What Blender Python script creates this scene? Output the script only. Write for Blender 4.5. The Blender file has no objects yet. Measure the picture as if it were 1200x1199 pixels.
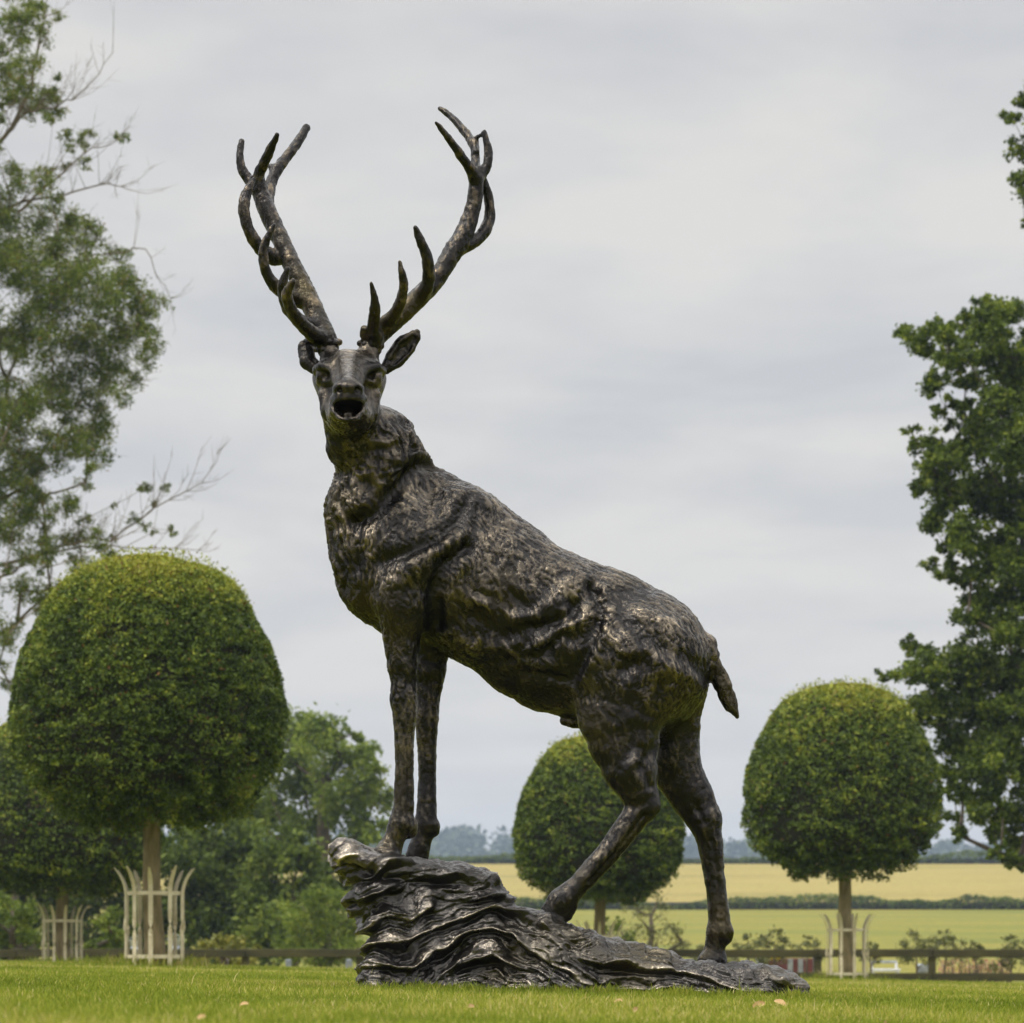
import bpy, math, random
import numpy as np
from mathutils import Vector, Matrix
R = math.radians
SC = bpy.context.scene
COL = SC.collection

# ------------------------------------------------------------------ camera
FPX, HX, HY, CAMZ = 4200.0, 600.0, 1115.0, 0.14     # focal length in px of a 1200 px wide frame
cam_d = bpy.data.cameras.new('camera')
cam = bpy.data.objects.new('camera', cam_d); COL.objects.link(cam)
cam.location = (0, 0, CAMZ); cam.rotation_euler = (R(90), 0, 0)
cam_d.sensor_width = 36; cam_d.lens = FPX / 1200 * 36
cam_d.shift_y = (HY - 599.5) / 1200
cam_d.clip_start = 0.1; cam_d.clip_end = 9000
cam_d.dof.use_dof = True; cam_d.dof.focus_distance = 11.85; cam_d.dof.aperture_fstop = 10
SC.camera = cam

# ------------------------------------------------------------------ sky, sun, exposure
SUN_EL, SUN_AZ = R(56), R(-62)                       # azimuth from +Y (away from camera), negative = left
world = bpy.data.worlds.new("World"); SC.world = world; world.use_nodes = True
wn = world.node_tree; wn.nodes.clear()
def wnode(t, **k):
    n = wn.nodes.new(t)
    for a, b in k.items(): setattr(n, a, b)
    return n
sky = wnode('ShaderNodeTexSky', sky_type='NISHITA', sun_disc=False, sun_elevation=SUN_EL, sun_rotation=SUN_AZ,
            air_density=1.2, dust_density=2.0)
tc = wnode('ShaderNodeTexCoord'); sep = wnode('ShaderNodeSeparateXYZ')
wn.links.new(tc.outputs['Generated'], sep.inputs[0])
def wmath(op, a, b=None):
    n = wnode('ShaderNodeMath', operation=op)
    for i, v in enumerate((a, b)):
        if v is None: continue
        if isinstance(v, (int, float)): n.inputs[i].default_value = v
        else: wn.links.new(v, n.inputs[i])
    return n.outputs[0]
zz = wmath('ADD', wmath('MAXIMUM', sep.outputs[2], 0.0), 0.10)
cmb = wnode('ShaderNodeCombineXYZ')
wn.links.new(wmath('DIVIDE', sep.outputs[0], zz), cmb.inputs[0])
wn.links.new(wmath('DIVIDE', sep.outputs[1], zz), cmb.inputs[1])
nz = wnode('ShaderNodeTexNoise'); nz.inputs['Scale'].default_value = 2.0; nz.inputs['Detail'].default_value = 5
nz.inputs['Roughness'].default_value = 0.52; nz.inputs['Distortion'].default_value = 0.25
mp = wnode('ShaderNodeMapping'); mp.inputs['Location'].default_value = (3.1, 1.7, 0.0); mp.inputs['Scale'].default_value = (1.1, 0.95, 1)
wn.links.new(cmb.outputs[0], mp.inputs[0]); wn.links.new(mp.outputs[0], nz.inputs['Vector'])
rp = wnode('ShaderNodeValToRGB')
rp.color_ramp.elements[0].position = 0.37; rp.color_ramp.elements[0].color = (4.72, 4.72, 4.82, 1)
rp.color_ramp.elements[1].position = 0.62; rp.color_ramp.elements[1].color = (6.05, 5.85, 5.55, 1)
e = rp.color_ramp.elements.new(0.5); e.color = (5.4, 5.3, 5.2, 1)
wn.links.new(nz.outputs['Fac'], rp.inputs[0])
mx = wnode('ShaderNodeMix', data_type='RGBA'); mx.inputs[0].default_value = 0.95
wn.links.new(sky.outputs[0], mx.inputs[6]); wn.links.new(rp.outputs[0], mx.inputs[7])
# an overcast sky is far brighter overhead than near the horizon
lowm = wnode('ShaderNodeMapRange'); wn.links.new(sep.outputs[2], lowm.inputs['Value']); lowm.inputs['From Min'].default_value = .0; lowm.inputs['From Max'].default_value = .16
lowm.inputs['To Min'].default_value = 1; lowm.inputs['To Max'].default_value = 0
warm = wnode('ShaderNodeMix', data_type='RGBA'); wn.links.new(lowm.outputs[0], warm.inputs[0]); wn.links.new(mx.outputs[2], warm.inputs[6]); warm.inputs[7].default_value = (6.1, 5.75, 5.35, 1)
wsc = wnode('ShaderNodeMix', data_type='RGBA'); wsc.inputs[0].default_value = .75; wn.links.new(mx.outputs[2], wsc.inputs[6]); wn.links.new(warm.outputs[2], wsc.inputs[7])
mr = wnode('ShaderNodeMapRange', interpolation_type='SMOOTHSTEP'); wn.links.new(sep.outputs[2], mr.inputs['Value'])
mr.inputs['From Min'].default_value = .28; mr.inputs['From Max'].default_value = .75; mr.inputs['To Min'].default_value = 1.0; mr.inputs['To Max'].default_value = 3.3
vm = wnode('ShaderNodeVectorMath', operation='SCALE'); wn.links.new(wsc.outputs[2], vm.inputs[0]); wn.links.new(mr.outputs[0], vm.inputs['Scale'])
bg = wnode('ShaderNodeBackground'); bg.inputs['Strength'].default_value = 0.10
wo = wnode('ShaderNodeOutputWorld')
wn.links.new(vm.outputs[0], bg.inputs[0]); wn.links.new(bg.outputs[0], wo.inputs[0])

sl = bpy.data.lights.new('sun', 'SUN'); sl.energy = 1.5; sl.angle = R(10); sl.color = (1.0, 0.95, 0.86)
so = bpy.data.objects.new('sun', sl); COL.objects.link(so)
sd = Vector((math.sin(SUN_AZ) * math.cos(SUN_EL), math.cos(SUN_AZ) * math.cos(SUN_EL) - 0.9, math.sin(SUN_EL)))
SUN_DIR = Vector((-0.62, -0.42, 1.05)).normalized()   # towards the sun: left, a little behind the camera, high
so.rotation_euler = SUN_DIR.to_track_quat('Z', 'Y').to_euler(); so.location = (-5, -5, 12)
sky.sun_elevation = math.asin(SUN_DIR.z); sky.sun_rotation = math.atan2(SUN_DIR.x, SUN_DIR.y)
vs = SC.view_settings
vs.view_transform = 'Standard'; vs.look = 'None'; vs.gamma = 1; vs.exposure = 0.35; vs.use_curve_mapping = False
SC.render.engine = 'CYCLES'
SC.cycles.max_bounces = 6; SC.cycles.diffuse_bounces = 3; SC.cycles.glossy_bounces = 2
SC.cycles.transmission_bounces = 3; SC.cycles.volume_bounces = 0; SC.cycles.transparent_max_bounces = 4
SC.cycles.use_denoising = True

# ------------------------------------------------------------------ helpers
def at(px, py, d):
    return np.array([(px - HX) * d / FPX, d, CAMZ + (HY - py) * d / FPX])

def tag(o, label=None, cat=None, group=None, kind=None):
    if label: o['label'] = label
    if cat: o['category'] = cat
    if group: o['group'] = group
    if kind: o['kind'] = kind
    return o
def empty(name, loc=(0, 0, 0), rz=0):
    o = bpy.data.objects.new(name, None); COL.objects.link(o)
    o.location = loc; o.rotation_euler = (0, 0, rz); o.empty_display_size = .1
    return o
def mesh_np(name, V, F, mat, parent=None, smooth=True, attrs=None, origin=None):
    """V (n,3); F: (m,k) array, or list of such arrays."""
    if not isinstance(F, (list, tuple)): F = [F]
    F = [f for f in F if len(f)]
    V = np.asarray(V, dtype=np.float64)
    if parent is not None and origin is None: origin = parent.location
    if origin is not None: V = V - np.array(origin)[None, :]
    me = bpy.data.meshes.new(name)
    me.vertices.add(len(V)); me.vertices.foreach_set('co', V.astype(np.float32).ravel())
    tot = np.concatenate([np.full(len(f), f.shape[1], dtype=np.int32) for f in F])
    li = np.concatenate([f.astype(np.int32).ravel() for f in F])
    me.loops.add(len(li)); me.loops.foreach_set('vertex_index', li)
    me.polygons.add(len(tot))
    st = np.concatenate([[0], np.cumsum(tot)[:-1]]).astype(np.int32)
    me.polygons.foreach_set('loop_start', st); me.polygons.foreach_set('loop_total', tot)
    me.polygons.foreach_set('use_smooth', np.full(len(tot), smooth))
    for k, a in (attrs or {}).items():
        at_ = me.attributes.new(k, 'FLOAT', 'POINT'); at_.data.foreach_set('value', np.asarray(a, dtype=np.float32))
    me.update(calc_edges=True); me.validate()
    me.materials.append(mat)
    o = bpy.data.objects.new(name, me); COL.objects.link(o)
    if parent is not None: o.parent = parent
    elif origin is not None: o.location = origin
    return o

class MB:                                            # collects small solids into ONE mesh
    def __init__(s): s.V = []; s.F = {}; s.n = 0
    def add(s, V, F):
        V = np.asarray(V, float)
        for f in F: s.F.setdefault(len(f), []).append([i + s.n for i in f])
        s.V.append(V); s.n += len(V)
    def box(s, c, size, rz=0.0, bevel=0.0):
        x, y, z = [a / 2 for a in size]
        b = min(bevel, x * .9, y * .9, z * .9)
        if b <= 0:
            P = [(i * x, j * y, k * z) for k in (-1, 1) for j in (-1, 1) for i in (-1, 1)]
            F = [(0, 2, 3, 1), (4, 5, 7, 6), (0, 1, 5, 4), (2, 6, 7, 3), (0, 4, 6, 2), (1, 3, 7, 5)]
        else:
            P = []; F = []
            ring = lambda X, Y, Z: [(X - b, -Y, Z), (X, -Y + b, Z), (X, Y - b, Z), (X - b, Y, Z), (-X + b, Y, Z), (-X, Y - b, Z), (-X, -Y + b, Z), (-X + b, -Y, Z)]
            P += ring(x - b, y - b, -z); P += ring(x, y, -z + b); P += ring(x, y, z - b); P += ring(x - b, y - b, z)
            for r in range(3):
                for i in range(8):
                    j = (i + 1) % 8
                    F.append((r * 8 + i, r * 8 + j, r * 8 + 8 + j, r * 8 + 8 + i))
            F.append(tuple(reversed(range(8)))); F.append(tuple(range(24, 32)))
        P = np.array(P); ca, sa = math.cos(rz), math.sin(rz)
        P = np.stack([P[:, 0] * ca - P[:, 1] * sa, P[:, 0] * sa + P[:, 1] * ca, P[:, 2]], 1) + np.array(c)
        s.add(P, F)
    def tube(s, pts, rad, sides=8, cap=True):
        pts = np.asarray(pts, float); n = len(pts)
        rad = np.full(n, rad) if np.isscalar(rad) else np.asarray(rad)
        T = np.gradient(pts, axis=0); T /= np.linalg.norm(T, axis=1)[:, None] + 1e-9
        up = np.array([0, 1, 0.]) if abs(T[0][1]) < .9 else np.array([1., 0, 0])
        V = []
        for i in range(n):
            a = np.cross(T[i], up); a /= np.linalg.norm(a) + 1e-9; b = np.cross(T[i], a); up = -b if False else up
            an = np.linspace(0, 2 * math.pi, sides, endpoint=False)
            V.append(pts[i] + rad[i] * (np.cos(an)[:, None] * a + np.sin(an)[:, None] * b))
        V = np.concatenate(V); F = []
        for i in range(n - 1):
            for j in range(sides):
                k = (j + 1) % sides
                F.append((i * sides + j, i * sides + k, (i + 1) * sides + k, (i + 1) * sides + j))
        if cap:
            F.append(tuple(reversed(range(sides)))); F.append(tuple(range((n - 1) * sides, n * sides)))
        s.add(V, F)
    def lathe(s, prof, c=(0, 0, 0), sides=24):
        V = []; F = []
        an = np.linspace(0, 2 * math.pi, sides, endpoint=False)
        for r, z in prof:
            V.append(np.stack([np.cos(an) * r + c[0], np.sin(an) * r + c[1], np.full(sides, z + c[2])], 1))
        for i in range(len(prof) - 1):
            for j in range(sides):
                k = (j + 1) % sides
                F.append((i * sides + j, i * sides + k, (i + 1) * sides + k, (i + 1) * sides + j))
        s.add(np.concatenate(V), F)
    def build(s, name, mat, parent=None, smooth=True, origin=None):
        return mesh_np(name, np.concatenate(s.V), [np.array(f) for f in s.F.values()], mat, parent, smooth, origin=origin)

# numpy gradient-ish value noise -------------------------------------------------
_rng0 = np.random.default_rng(7)
_TAB = _rng0.random(4096).astype(np.float32)
def vnoise(p, seed=0):
    p = np.asarray(p, dtype=np.float32); i = np.floor(p).astype(np.int64); f = p - i
    f = f * f * (3 - 2 * f)
    def h(dx, dy, dz):
        k = (i[..., 0] + dx) * 73856093 ^ (i[..., 1] + dy) * 19349663 ^ (i[..., 2] + dz) * 83492791 ^ (seed * 2654435761)
        k = (k ^ (k >> 13)) * 1274126177
        return _TAB[(k ^ (k >> 16)) & 4095]
    fx, fy, fz = f[..., 0], f[..., 1], f[..., 2]
    a = h(0, 0, 0) * (1 - fx) + h(1, 0, 0) * fx; b = h(0, 1, 0) * (1 - fx) + h(1, 1, 0) * fx
    c = h(0, 0, 1) * (1 - fx) + h(1, 0, 1) * fx; d = h(0, 1, 1) * (1 - fx) + h(1, 1, 1) * fx
    return (a * (1 - fy) + b * fy) * (1 - fz) + (c * (1 - fy) + d * fy) * fz       # 0..1
def fbm(p, oct=3, seed=0):
    s = 0; a = 1; t = 0
    for k in range(oct):
        s = s + a * vnoise(np.asarray(p) * (2 ** k), seed + k * 17); t += a; a *= .5
    return s / t * 2 - 1                                                             # -1..1

# ------------------------------------------------------------------ materials
def new_mat(name):
    m = bpy.data.materials.new(name); m.use_nodes = True
    nt = m.node_tree; b = nt.nodes['Principled BSDF']
    return m, nt, b
def ramp(nt, fac, stops):
    r = nt.nodes.new('ShaderNodeValToRGB'); el = r.color_ramp.elements
    el[0].position, el[0].color = stops[0][0], (*stops[0][1], 1)
    el[1].position, el[1].color = stops[-1][0], (*stops[-1][1], 1)
    for p, c in stops[1:-1]:
        x = el.new(p); x.color = (*c, 1)
    nt.links.new(fac, r.inputs[0]); return r.outputs[0]
def noise_n(nt, scale, detail=4, rough=.55, coord='Object', mapscale=None, dist=0):
    t = nt.nodes.new('ShaderNodeTexCoord'); n = nt.nodes.new('ShaderNodeTexNoise')
    n.inputs['Scale'].default_value = scale; n.inputs['Detail'].default_value = detail
    n.inputs['Roughness'].default_value = rough; n.inputs['Distortion'].default_value = dist
    src = t.outputs[coord]
    if mapscale:
        mm = nt.nodes.new('ShaderNodeMapping'); mm.inputs['Scale'].default_value = mapscale
        nt.links.new(src, mm.inputs[0]); src = mm.outputs[0]
    nt.links.new(src, n.inputs['Vector']); return n.outputs['Fac']
def bump(nt, b, h, strength=.3, dist=.01):
    n = nt.nodes.new('ShaderNodeBump'); n.inputs['Strength'].default_value = strength; n.inputs['Distance'].default_value = dist
    nt.links.new(h, n.inputs['Height']); nt.links.new(n.outputs[0], b.inputs['Normal'])
def mixc(nt, fac, a, b, bt='MIX'):
    m = nt.nodes.new('ShaderNodeMix'); m.data_type = 'RGBA'; m.blend_type = bt
    for i, v in ((0, fac), (6, a), (7, b)):
        if isinstance(v, (int, float)): m.inputs[i].default_value = v
        elif isinstance(v, tuple): m.inputs[i].default_value = (*v, 1)
        else: nt.links.new(v, m.inputs[i])
    return m.outputs[2]
def attr(nt, name):
    a = nt.nodes.new('ShaderNodeAttribute'); a.attribute_name = name; return a.outputs['Fac']
def simple_mat(name, c1, c2, scale=8, rough=.7, metal=0, bs=.3, bd=.005, mapscale=None):
    m, nt, b = new_mat(name)
    n = noise_n(nt, scale, mapscale=mapscale)
    nt.links.new(ramp(nt, n, [(.35, c1), (.65, c2)]), b.inputs['Base Color'])
    b.inputs['Roughness'].default_value = rough; b.inputs['Metallic'].default_value = metal
    bump(nt, b, n, bs, bd); return m
def leaf_mat(name, stops, transl=.28, rough=.5, spec=.35):
    m, nt, b = new_mat(name)
    c = ramp(nt, attr(nt, 'tint'), stops)
    nt.links.new(c, b.inputs['Base Color']); b.inputs['Roughness'].default_value = rough
    b.inputs['Specular IOR Level'].default_value = spec
    if transl > 0:
        t = nt.nodes.new('ShaderNodeBsdfTranslucent'); nt.links.new(c, t.inputs[0])
        x = nt.nodes.new('ShaderNodeMixShader'); x.inputs[0].default_value = transl
        nt.links.new(b.outputs[0], x.inputs[1]); nt.links.new(t.outputs[0], x.inputs[2])
        nt.links.new(x.outputs[0], nt.nodes['Material Output'].inputs[0])
    return m
# ------------------------------------------------------------------ terrain
def sstep(a, b, x):
    t = np.clip((x - a) / (b - a), 0, 1); return t * t * (3 - 2 * t)
PY = [-200, 56, 62, 75, 100, 140, 170, 280, 300, 420, 440, 520, 900, 1200, 1600, 1900, 3000, 8000]
PZ = [-.9, -.9, -.95, -1.5, -2.3, -1.0, 0.0, 3.3, 4.3, 10.4, 10.7, 6, 0, 16, 48, 56, 30, -20]
PZ[PY.index(1200)] = 12; PZ[PY.index(1600)] = 41; PZ[PY.index(1900)] = 42
def ground_z(x, y):
    x = np.asarray(x, float); y = np.asarray(y, float)
    lawn = -0.00458 * np.maximum(y - 12, 0) - 0.0222 * np.clip(x, -14, 14)
    far = np.interp(y, PY, PZ) + np.where(y > 900, 6 * np.sin(x / 170.0 + 2.4), 0) * sstep(900, 1500, y)
    w = sstep(54.5, 60.0, y)
    z = lawn * (1 - w) + far * w
    bumps = (vnoise(np.stack([x * .35, y * .35, x * 0], -1), 3) - .5) * .03 * (1 - sstep(60, 90, y)) * sstep(11, 18, np.hypot(x, y))
    return z + bumps
def strip(name, y0, y1, ny, halfw, nx, mat, power=1.0):
    t = np.linspace(0, 1, ny) ** power
    ys = y0 + (y1 - y0) * t
    hx = halfw(ys) if callable(halfw) else np.full(ny, halfw)
    u = np.linspace(-1, 1, nx); u = np.sign(u) * np.abs(u) ** 1.8
    X = hx[:, None] * u[None, :]; Y = np.repeat(ys[:, None], nx, 1)
    Z = ground_z(X, Y)
    V = np.stack([X, Y, Z], -1).reshape(-1, 3)
    i = np.arange(ny - 1)[:, None] * nx + np.arange(nx - 1)[None, :]
    F = np.stack([i, i + 1, i + nx + 1, i + nx], -1).reshape(-1, 4)
    return tag(mesh_np(name, V, F, mat), kind='structure')

def ground_mat(name, stops, scale, scale2, stops2=None, mapscale=None, rough=.9):
    m, nt, b = new_mat(name)
    n1 = noise_n(nt, scale, 6, .6, mapscale=mapscale); n2 = noise_n(nt, scale2, 5, .6)
    c = ramp(nt, n1, stops)
    d = ramp(nt, n2, [(.3, (.72, .72, .72)), (.7, (1.25, 1.25, 1.25))])
    nt.links.new(mixc(nt, 1.0, c, d, 'MULTIPLY'), b.inputs['Base Color'])
    b.inputs['Roughness'].default_value = rough; b.inputs['Specular IOR Level'].default_value = .06
    bump(nt, b, n2, .4, .03); return m
M_lawn = ground_mat('lawn_soil', [(.3, (.10, .12, .012)), (.7, (.19, .19, .025))], 1.2, 26)
M_past = ground_mat('pasture_grass', [(.3, (.11, .13, .028)), (.45, (.17, .175, .032)), (.6, (.225, .20, .04)), (.75, (.14, .165, .035))], .09, 3, mapscale=(.35, 1, 1))
M_wheat = ground_mat('ripening_crop', [(.32, (.20, .175, .05)), (.5, (.31, .25, .08)), (.68, (.25, .215, .06))], .06, 2, mapscale=(.25, 1, 1))
M_hill = ground_mat('hill_grass', [(.3, (.05, .08, .03)), (.7, (.10, .12, .05))], .01, .3)
strip('lawn', -30, 64, 190, 80, 121, M_lawn)
strip('pasture', 64, 285, 60, 220, 61, M_past)
strip('crop_field', 285, 422, 30, 320, 41, M_wheat)
strip('hills', 422, 8000, 120, lambda y: 320 + (y - 422) * 1.2, 81, M_hill, 1.7)

# ------------------------------------------------------------------ leaves
def leaf_faces(P, size, rng, up=.25, aspect=.55, N=None, nmix=0.0, fold=True):
    n = len(P)
    size = np.broadcast_to(np.asarray(size, float), (n,)) * rng.uniform(.65, 1.35, n)
    A = rng.normal(size=(n, 3)); A[:, 2] += up * 0
    A /= np.linalg.norm(A, axis=1)[:, None]
    Nn = rng.normal(size=(n, 3)); Nn[:, 2] += up * 3
    if N is not None: Nn = Nn * (1 - nmix) + N * nmix * 2
    B = np.cross(Nn, A); B /= np.linalg.norm(B, axis=1)[:, None] + 1e-9
    s = size[:, None]
    V = np.stack([P - A * s * .5, P + B * s * aspect * .5, P + A * s * .5, P - B * s * aspect * .5], 1).reshape(-1, 3)
    F = np.arange(n * 4).reshape(n, 4)
    return V, F
def leaf_obj(name, P, size, tint, mat, parent, rng, **k):
    V, F = leaf_faces(P, size, rng, **k)
    return mesh_np(name, V, F, mat, parent, False, {'tint': np.repeat(np.clip(tint, 0, 1), 4)})
M_bark = simple_mat('bark', (.055, .042, .03), (.13, .10, .07), 14, .9, bs=.6, bd=.02, mapscale=(1, 1, .25))
M_bark_pale = simple_mat('pale_bark', (.11, .085, .05), (.20, .155, .095), 10, .9, bs=.5, bd=.02, mapscale=(1, 1, .3))
M_yewbark = simple_mat('mossy_bark', (.13, .105, .045), (.27, .21, .11), 12, .9, bs=.7, bd=.02, mapscale=(1, 1, .3))

def tree(name, label, cat, d, trunk_px, clumps, size_px, dens, mat, seed, base_py=None, group=None, zscale=.8,
         depth=1.0, bark=None, trunk_r=.2, sub=9, subr=.42, top=None, trunk_top_py=None, extra=None, hang=0.0, lowz=None,
         twigs=0, aspect=.55, rs=1.0):
    """clumps: (px, py, r_px[, depth_m]).  Every clump hangs on a limb grown from the trunk."""
    rng = np.random.default_rng(seed); k = d / FPX
    base = at(trunk_px, HY, d); base[2] = float(ground_z(base[0], base[1])) - .05
    root = empty(name, tuple(base)); tag(root, label, cat, group)
    C = []; Rr = []
    for c in clumps:
        c = (c[0], c[1], c[2] * rs, *c[3:])
        p = at(c[0], c[1], d); dy = c[3] if len(c) > 3 else rng.uniform(-1, 1) * depth
        q = at(c[0], c[1], d + dy); C.append(q); Rr.append(c[2] * k)
    C = np.array(C); Rr = np.array(Rr)
    # limb graph
    tz = C[:, 2].max() if trunk_top_py is None else at(0, trunk_top_py, d)[2]
    nt_ = 7; nodes = [base + np.array([rng.normal() * .04 * trunk_r * i, rng.normal() * .03 * i, (tz - base[2]) * (i / nt_) ** 1.0]) for i in range(nt_ + 1)]
    par = [-1] + list(range(nt_)); cnt = [0] * (nt_ + 1)
    order = np.argsort(np.hypot(C[:, 0] - base[0], C[:, 1] - base[1]) + .3 * (C[:, 2] - base[2]))
    for ci in order:
        p = C[ci]; best = None
        for j, q in enumerate(nodes):
            if j == 0: continue
            pen = max(0, q[2] - p[2] + .35 * math.hypot(q[0] - p[0], q[1] - p[1])) * 1.6
            dd = np.linalg.norm(p - q) + pen
            if best is None or dd < best[0]: best = (dd, j)
        nodes.append(p); par.append(best[1]); cnt.append(0)
    w = [0.0] * len(nodes)
    for i in range(len(nodes) - 1, 0, -1):
        w[i] = w[i] + 1.0 if i > nt_ else w[i]
    for i in range(len(nodes) - 1, nt_, -1): w[par[i]] += w[i]
    for i in range(nt_, 0, -1): w[i - 1] += w[i] if par[i] == i - 1 else 0
    wm = max(w[0], 1); rad = [max(trunk_r * (max(x, .6) / wm) ** .72, trunk_r * .022) for x in w]
    mb = MB()
    mb.tube([nodes[i] for i in range(nt_ + 1)], [rad[0] * 1.35] + [rad[i] for i in range(1, nt_)] + [rad[nt_] * .6], 9)
    for i in range(nt_ + 1, len(nodes)):
        a, b = np.array(nodes[par[i]]), nodes[i]; L = np.linalg.norm(b - a)
        t = np.linspace(0, 1, 6)[:, None]
        m = (a + b) / 2 + rng.normal(size=3) * L * .07 + np.array([0, 0, -.06 * L])
        pts = a * (1 - t) ** 2 + m * 2 * t * (1 - t) + b * t ** 2
        ra = min(rad[par[i]] * .8, rad[i] * 1.25)
        mb.tube(pts, np.linspace(ra, rad[i] * .7, 6), 6, False)
    P = []; T = []
    for c, r in zip(C, Rr):
        n = int(dens * (r / k) ** 2)
        m = max(3, int(sub * (r / k) / 25)); sc = rng.normal(size=(m, 3)); sc /= np.linalg.norm(sc, axis=1)[:, None]
        sc *= (rng.random((m, 1)) ** .45) * r * .92
        sc[:, 2] *= zscale
        for q in sc[:min(m, 7)]:                      # twigs to the sub-clumps
            mb.tube([c, c + q * .55 + rng.normal(size=3) * r * .05, c + q], [trunk_r * .025, trunk_r * .018, trunk_r * .01], 4, False)
        g = rng.integers(0, m, n); off = rng.normal(size=(n, 3)) * r * subr * .5
        off[:, 2] *= zscale
        if hang: off[:, 2] -= np.abs(rng.normal(size=n)) * r * hang
        p = c + sc[g] + off; P.append(p)
        T.append(np.clip(.45 + .22 * rng.normal(size=n) + (rng.random(m)[g] - .5) * .5, 0, 1))
        for _ in range(twigs):
            dr = rng.normal(size=3); dr[2] = abs(dr[2]); dr /= np.linalg.norm(dr)
            mb.tube([c, c + dr * r * .9 + rng.normal(size=3) * r * .12, c + dr * r * rng.uniform(1.3, 1.9) + rng.normal(size=3) * r * .2], [trunk_r * .025, trunk_r * .016, trunk_r * .008], 4, False)
    if extra: extra(mb, rng, P, T)
    mb.build('trunk', bark or M_bark, root)
    P = np.concatenate(P); T = np.concatenate(T)
    if lowz is not None:
        kk = P[:, 2] > ground_z(P[:, 0], P[:, 1]) + lowz; P = P[kk]; T = T[kk]
    leaf_obj('crown', P, size_px * k, T, mat, root, rng, aspect=aspect)
    return root

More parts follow.
